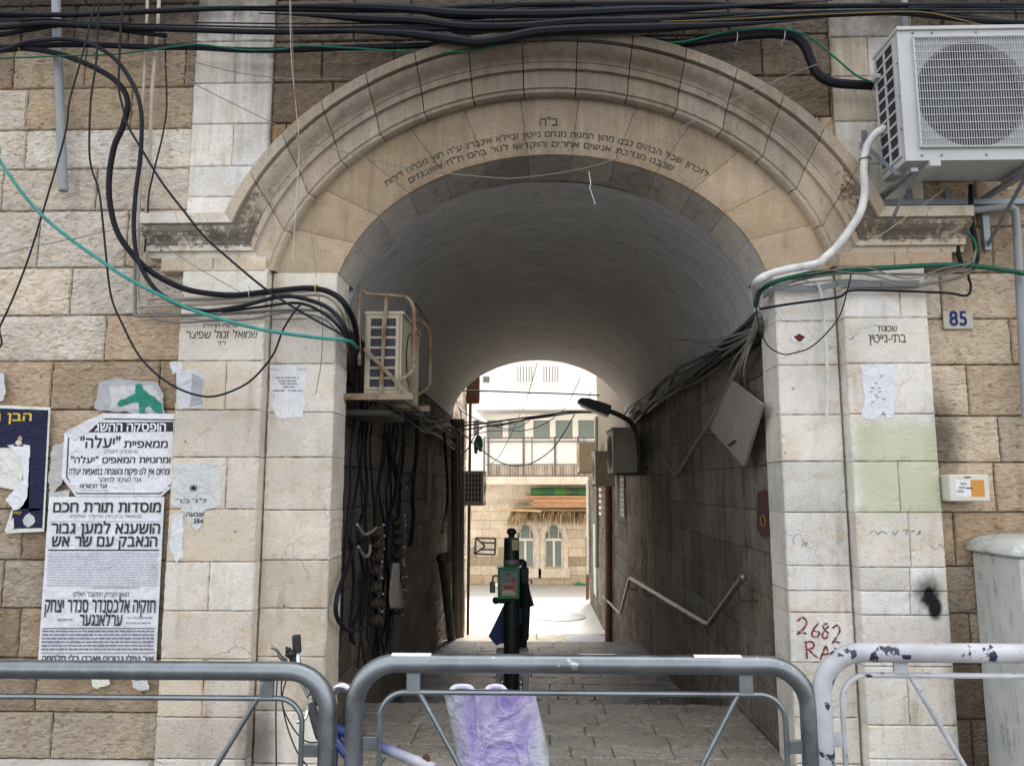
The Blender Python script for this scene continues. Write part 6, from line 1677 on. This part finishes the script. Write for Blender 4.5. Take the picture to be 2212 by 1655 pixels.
pp(.12, .05, .92, .55, (.30, .22, .14), .001); pp(.2, .25, .8, .45, (.26, .07, .05), .002); pp(.75, .1, .9, .6, (.36, .10, .07), .0025); pp(.75, .6, .92, .75, (.25, .03, .05), .002)
for k in range(5): w.ball((a[0] + g + dx * (.2 + .15 * k), YA - .004, a[2] + g + dz * (.12 + .05 * (k % 2))), .018, 8, 6, (1, .2, 1.5), (.42, .38, .28))
w.build("picture_panel", M_INK, al)
w = MB(); w.box((a[0] + g + dx * .35, YA - .005, b[2] - g - dz * .14), (a[0] + g + dx * .65, YA - .002, b[2] - g - dz * .10), (.01, .01, .01)); w.build("coin_slot", M_INK, al)
w = MB(); q = P(1064, 1256, YA + .05); w.cyl(q, q + np.array([0, 0, -.105]), .026, 14); w.tube(spline([q + np.array([0, 0, 0]), q + np.array([.01, 0, .05]), q + np.array([.055, 0, .05]), q + np.array([.07, 0, .0])], 5), .009, 8); w.build("padlock", simple("grey_padlock", (.16, .16, .17), .4, .5), al, smooth=True)
fl = thing("folded_blue_sheet", "dark blue folded plastic sheet hanging behind the green post", "plastic sheet", P(1080, 1340, 8.0))
w = MB(); Yf = 8.0; w.prism([P(*z6(x, y), Yf) for x, y in ((385, 880), (500, 880), (560, 960), (560, 1120), (440, 1310), (405, 1312), (285, 1355), (203, 1255))], (0, .05, 0)); w.build("sheet", simple("navy_plastic", (.012, .03, .10), .35, var=.3, scale=6, bump=.6, bscale=14), fl)
kn = thing("post_handle", "dark round ended handle sticking out left under the alms box", "handle", P(1080, 1299, 7.8))
w = MB(); w.ball(P(1071, 1297, 7.8), .036, 12, 8); w.cyl(P(1071, 1297, 7.8), P(1100, 1297, 7.82), .030, 12); w.build("grip", M_POST, kn, smooth=True)
p2 = thing("second_post", "blackish second post close behind the green one on its right", "post", (-.1, 8.5, -.45))
x2 = WX(1127, 1300, 8.45); w = MB(); w.cyl((x2, 8.45, -.47), (x2, 8.45, WZ(1128, 1218, 8.45)), .055, 16); w.ball((x2, 8.45, WZ(1128, 1218, 8.45)), .055, 12, 8); w.build("shaft", M_POST, p2, smooth=True)
w = MB(); a = P(1138, 1275, 8.4); w.box((a[0] - .06, 8.35, a[2] - .02), (a[0] + .02, 8.5, WZ(1138, 1226, 8.4)), ch=.01); w.box((a[0] - .02, 8.34, WZ(1138, 1240, 8.4)), (a[0] + .022, 8.36, WZ(1138, 1228, 8.4))); w.build("tin_box", simple("black_tin", (.03, .03, .032), .5), p2)
um = thing("black_umbrella", "slim black rolled umbrella like tube hanging right of the posts", "umbrella", P(1137, 1320, 8.2))
w = MB(); w.tube([P(1137, 1262, 8.2), P(1136, 1300, 8.2), P(1135, 1340, 8.2), P(1134, 1375, 8.2)], [.03, .048, .045, .04], 12); w.ball(P(1134, 1376, 8.2), .04, 10, 8); w.build("cloth", simple("black_cloth", (.012, .012, .013), .8), um, smooth=True)
w = MB(); w.tube(spline([P(1136, 1264, 8.2), P(1139, 1254, 8.2), P(1146, 1252, 8.2), P(1149, 1260, 8.2)], 5), .008, 8); w.build("hook", M_CHR, um, smooth=True)
lf = thing("cardboard_flap", "dark brown flap of card hanging right of the rolled umbrella", "card", P(1148, 1290, 8.3))
w = MB(); w.prism([P(*z6(x, y), 8.3) for x, y in ((610, 720), (640, 715), (672, 830), (700, 920), (640, 945), (620, 930))], (0, .012, 0)); w.build("card", simple("brown_card", (.055, .04, .035), .8), lf)
cbk = thing("concrete_block", "grey concrete footing block behind the foot of the green post", "block", (-.2, 8.3, -.45))
w = MB(); w.box((WX(1071, 1480, 8.15), 8.12, -.47), (WX(1142, 1480, 8.15), 8.34, WZ(1100, 1406, 8.15)), ch=.01); w.build("block", simple("grey_concrete", (.46, .45, .43), .9, var=.2, scale=12, bump=.5), cbk)
for s_ in (-1, 1):
    w = MB(); c_ = np.array([xp + s_ * .09, YPo - .03, WZ(1105, 1468, YPo)])
    for k in range(4): w.tube([c_ + np.array([.02 * math.cos(t_) * s_ + s_ * .004 * (k % 2), .006 * (-1) ** k * math.sin(t_), -.035 * k + .026 * math.sin(t_)]) for t_ in np.linspace(0, 2 * math.pi, 12, endpoint=False)], .005, 6, closed=True)
    tag(w.build("chain", M_CHR, None, True, origin=c_), "rusty chain loop on the left of the post foot" if s_ < 0 else "rusty chain loop on the right of the post foot", "chain")
# ------------------------------------------------------------------ things across and beyond the passage
GA = "wires strung across the yard"
def yw(label, pts, r, Y, mat=None, conv=z3): return wtube(label, [P(*conv(*q), Y) for q in pts], r * Y / 1650, mat or M_BLK, "wire", "wire", GA, 5, 6)
yw("straight dark rod across the top of the far arch", [(120, 380), (500, 390), (870, 405), (1200, 414), (1600, 432)], 1.8, 13.0)
yw("thick upper cable of the bundle rising to the street lamp", [(40, 768), (300, 742), (600, 700), (850, 668), (1100, 635), (1300, 608), (1560, 618)], 2.0, 12.0)
yw("lower cable of the bundle twisting toward the lamp", [(120, 808), (400, 765), (600, 735), (850, 690), (1100, 655), (1320, 622), (1560, 612)], 1.8, 12.2)
yw("middle loose cable of the bundle toward the lamp", [(40, 750), (180, 725), (300, 725), (450, 770), (620, 740), (800, 690), (1000, 660), (1200, 640), (1560, 600)], 1.3, 12.1)
yw("long drooping cable hanging lowest over the balcony", [(60, 800), (130, 860), (300, 1010), (460, 1125), (600, 1185), (740, 1195), (860, 1170), (1000, 1090), (1120, 980), (1240, 800), (1330, 640)], 1.3, 12.4)
yw("shallow drooping cable above the balcony rail", [(60, 930), (200, 870), (400, 822), (600, 815), (780, 815), (920, 780), (1040, 720), (1120, 670)], 1.1, 12.3)
yw("slack cable dipping before the left loggia window", [(100, 600), (260, 690), (440, 760), (580, 795), (720, 780), (840, 710)], 1.0, 12.5)
yw("thin wire slanting steeply down from the arch crown", [(928, 70), (880, 240), (830, 410), (770, 590)], .8, 14)
yw("thin wire slanting down right of the crown", [(1390, 250), (1320, 400), (1240, 550), (1180, 620)], .8, 14)
yw("dotted thin wire crossing the balcony screen", [(740, 640), (640, 860), (520, 1080), (400, 1200)], .7, 14)
yw("looped cable beside the left riser pipes", [(70, 560), (95, 620), (92, 760), (60, 900), (60, 1010), (110, 1060), (180, 1000), (230, 900), (290, 810), (330, 790)], 1.4, 12.6)
yw("fine dark wire to the tank on the white wall", [(1510, 380), (1480, 480)], .8, 14)
cl = MB(); V = []
poly = [(275, 855), (300, 872), (320, 905), (322, 970), (316, 1040), (296, 1045), (278, 1010), (264, 1030), (258, 1068), (242, 1066), (236, 1000), (234, 950), (250, 900)]
cl.prism([P(*z3(*q), 13.6) for q in poly], (.02, .05, 0)); tag(cl.build("hanging_cloth", simple("dark_green_cloth", (.012, .055, .045), .85, var=.35, bump=.4, bscale=30), None, origin=P(*z3(280, 940), 13.6)), "dark green garment hanging from the yard wires", "cloth")
# canopy of palm thatch with timber on it
cn = thing("thatched_canopy", "ragged palm thatch canopy over the arched windows", "canopy", P(1190, 1110, 24.4))
Yc0 = 24.35
w = MB()
for k in range(700):
    x_ = 1108 + 190 * k / 700 + RNG.uniform(-2, 2); d_ = RNG.uniform(0, .5); y_ = 1098 + RNG.uniform(0, 6)
    a = P(x_, y_, Yc0 + d_); ln = RNG.uniform(.25, .52) * (1.25 if x_ < 1135 else 1)
    dx = RNG.normal(-.05 if x_ > 1150 else -.22, .12)
    b = a + np.array([dx * ln * 1.6, -RNG.uniform(.0, .15), -ln]); m_ = (a + b) / 2 + np.array([dx * .1, -.05, .05])
    u = np.array([.013, 0, .003]); c = tint(alb(*[(196, 168, 118), (168, 140, 96), (214, 190, 140), (140, 112, 76)][k % 4]), .1)
    w.add([a - u, a + u, m_ + u, b, m_ - u], [(0, 1, 2, 3, 4)], c)
w.build("thatch", simple("dry_palm_leaf", (.4, .3, .17), .85, attr=True, var=.25), cn)
w = MB(); w.box((WX(1105, 1100, 24.3), 24.30, WZ(1180, 1104, 24.3)), (3.6, 24.95, WZ(1180, 1100, 24.3))); w.build("frame", simple("canopy_lath", (.25, .17, .10), .8), cn)
M_TIM = simple("orange_timber", alb(214, 160, 118), .75, var=.2, scale=5, attr=True)
PL_ = [(1146, 1083, .16), (1148, 1087.6, .16), (1143, 1092.2, .17), (1152, 1078.6, .15), (1134, 1070.6, .13), (1140, 1075, .13)]
lab = ["longest plank of the lower timber stack", "plank second from the bottom of the timber stack", "bottom plank resting on the thatch at the front", "plank under the gap of the timber stack", "topmost plank reaching far left under the green roll", "second plank from the top under the green roll"]
for k, (x_, y_, dp) in enumerate(PL_):
    Yp_ = 24.3 + .03 * (k % 3); w = MB(); z0_ = WZ(1200, y_ + 4.2, Yp_)
    w.box((WX(x_, y_, Yp_), Yp_, z0_), (3.4 + .1 * k, Yp_ + .4, z0_ + .058), tint(alb(218, 166, 124), .07), .006)
    tag(w.build("timber_plank", M_TIM, origin=(2, Yp_, z0_)), lab[k], "plank", "timber planks on the canopy")
w = MB(); w.tube([P(1080, 1101, 24.2), P(1120, 1102, 24.2), P(1170, 1104, 24.2)], .035, 8, col=alb(226, 186, 140)); tag(w.build("timber_pole", M_TIM, origin=P(1100, 1101, 24.2)), "thin pale pole sticking out left beneath the planks", "pole")
gr_ = MB(); y_ = 1062; ra = .12
for k in range(6):
    xx = 1146 + k * 26; gr_.tube([P(xx, y_, 24.4), P(xx + 13, y_, 24.4), P(xx + 26, y_, 24.4)], [ra, ra * 1.04, ra], 12, col=[(.035, .15, .035), (.025, .11, .045), (.05, .18, .04), (.025, .09, .05)][k % 4])
q = P(1222, 1065, 24.28); gr_.prism([q, q + np.array([.09, 0, .09]), q + np.array([.18, 0, 0])], (0, .02, 0), (.30, .05, .05))
tag(gr_.build("rolled_tarpaulin", simple("green_tarpaulin", (.05, .25, .05), .5, attr=True, var=.3, scale=5), None, True, origin=P(1200, 1062, 24.4)), "rolled bright green tarpaulin on top of the timber", "tarpaulin")
# small things on the white wall
ac_unit("ac_unit", "white air conditioner high on the white wall above the street lamp", (WX(1325, 895, 25.8), 25.8, WZ(1325, 905, 25.8)), VX, -VY, .95, .70, .35, M_ACW, 0)
w = MB(); yv = YU + .49; w.box((WX(1044, 820, yv), yv - .06, WZ(1050, 826, yv)), (WX(1057, 820, yv), yv + .005, WZ(1050, 814, yv))); tag(w.build("wall_vent", M_GREYST, far), "small grey vent")
# pipes on the right house
for k, (x_, ya, yb, X, r, m_) in enumerate(((1314, 1030, 1388, 1.46, .075, M_BRNP), (1270, 1035, 1240, 1.50, .05, M_WHT), (1288, 900, 1225, 1.50, .04, M_GRY), (1268, 1160, 1335, 1.52, .045, M_BRNP))):
    wtube(("red brown downpipe right of the alley air conditioners", "white pipe on the far edge of the right house", "grey pipe in the middle of the right house wall", "rusty pipe low on the far edge of the right house")[k], [PX(x_, ya, X), PX(x_ + 1, (ya + yb) / 2, X), PX(x_ + 1, yb, X)], r, m_, "downpipe", "pipe", seg=10)
w = MB()
for k in range(10):
    a = PX(1302, 990 + 13 * k, 1.50); w.box((1.44, a[1] - .3, a[2] - .05), (1.54, a[1] + .3, a[2]))
w.build("louvre_shutter", simple("white_louvre", (.60, .59, .57), .6, var=.2), right)
w = MB(); a, b = PX(1282, 1130, 1.54), PX(1290, 1290, 1.54); w.box((1.522, b[1], b[2]), (1.534, a[1], a[2])); w.build("painted_panel", simple("pale_blue_grey_panel", (.42, .46, .47), .7, var=.3, scale=4), right)
# ground bits
for (x_, y_, r_, z_, l_) in ((1210, 1332, .62, -1.500, "round iron cover flush in the bright paving beyond the steps"), (1150 + 118, 1375, .45, -1.42, "nearer round cover flush in the ramp foot")):
    c_ = PZ(x_, y_, z_); zz = -1.499 if c_[1] > 16.9 else -1.33 - .17 * (c_[1] - 12.9) / 4 + .006
    w = MB(); w.lathe([(0, -.02), (r_, -.02), (r_, .012), (r_ * .93, .016), (0, .016)], (c_[0], c_[1], zz), VZ, 28); tag(w.build("manhole_cover", simple("grey_iron_cover", (.26, .26, .26), .7, var=.3, scale=12, bump=.5), None, origin=(c_[0], c_[1], zz)), l_, "manhole cover")
w = MB(); c_ = PZ(1082, 1268, -1.5); w.box(c_ + np.array([-.32, -.05, .0]), c_ + np.array([.35, .09, .12]), ch=.02); tag(w.build("white_block", M_RENDER, None, origin=c_), "white kerb block lying by the far house wall", "block")
w = MB(); c_ = PZ(1258, 1264, -1.5); w.tube(spline([c_ + np.array([-.25, 0, .03]), c_ + np.array([-.1, .05, .05]), c_ + np.array([.05, -.02, .03]), c_ + np.array([.22, .03, .06])], 4), .035, 8); tag(w.build("green_litter", simple("green_plastic_scrap", (.03, .28, .10), .5), None, True, origin=c_), "scrap of green plastic on the far paving", "litter")
for k, (xa, ya, xb, yb) in enumerate(((1303, 1362, 1327, 1386), (1310, 1360, 1336, 1384))):
    za = -1.40; a, b = PZ(xa, ya, za), PZ(xb, yb, za); w = MB(); w.bar(a, b, .05, .03, col=None); tag(w.build("wooden_lath", simple("pale_lath", (.5, .45, .38), .8), None, origin=(a + b) / 2), ("left pale lath lying by the right wall foot", "right pale lath lying by the right wall foot")[k], "lath", "laths by the right wall")
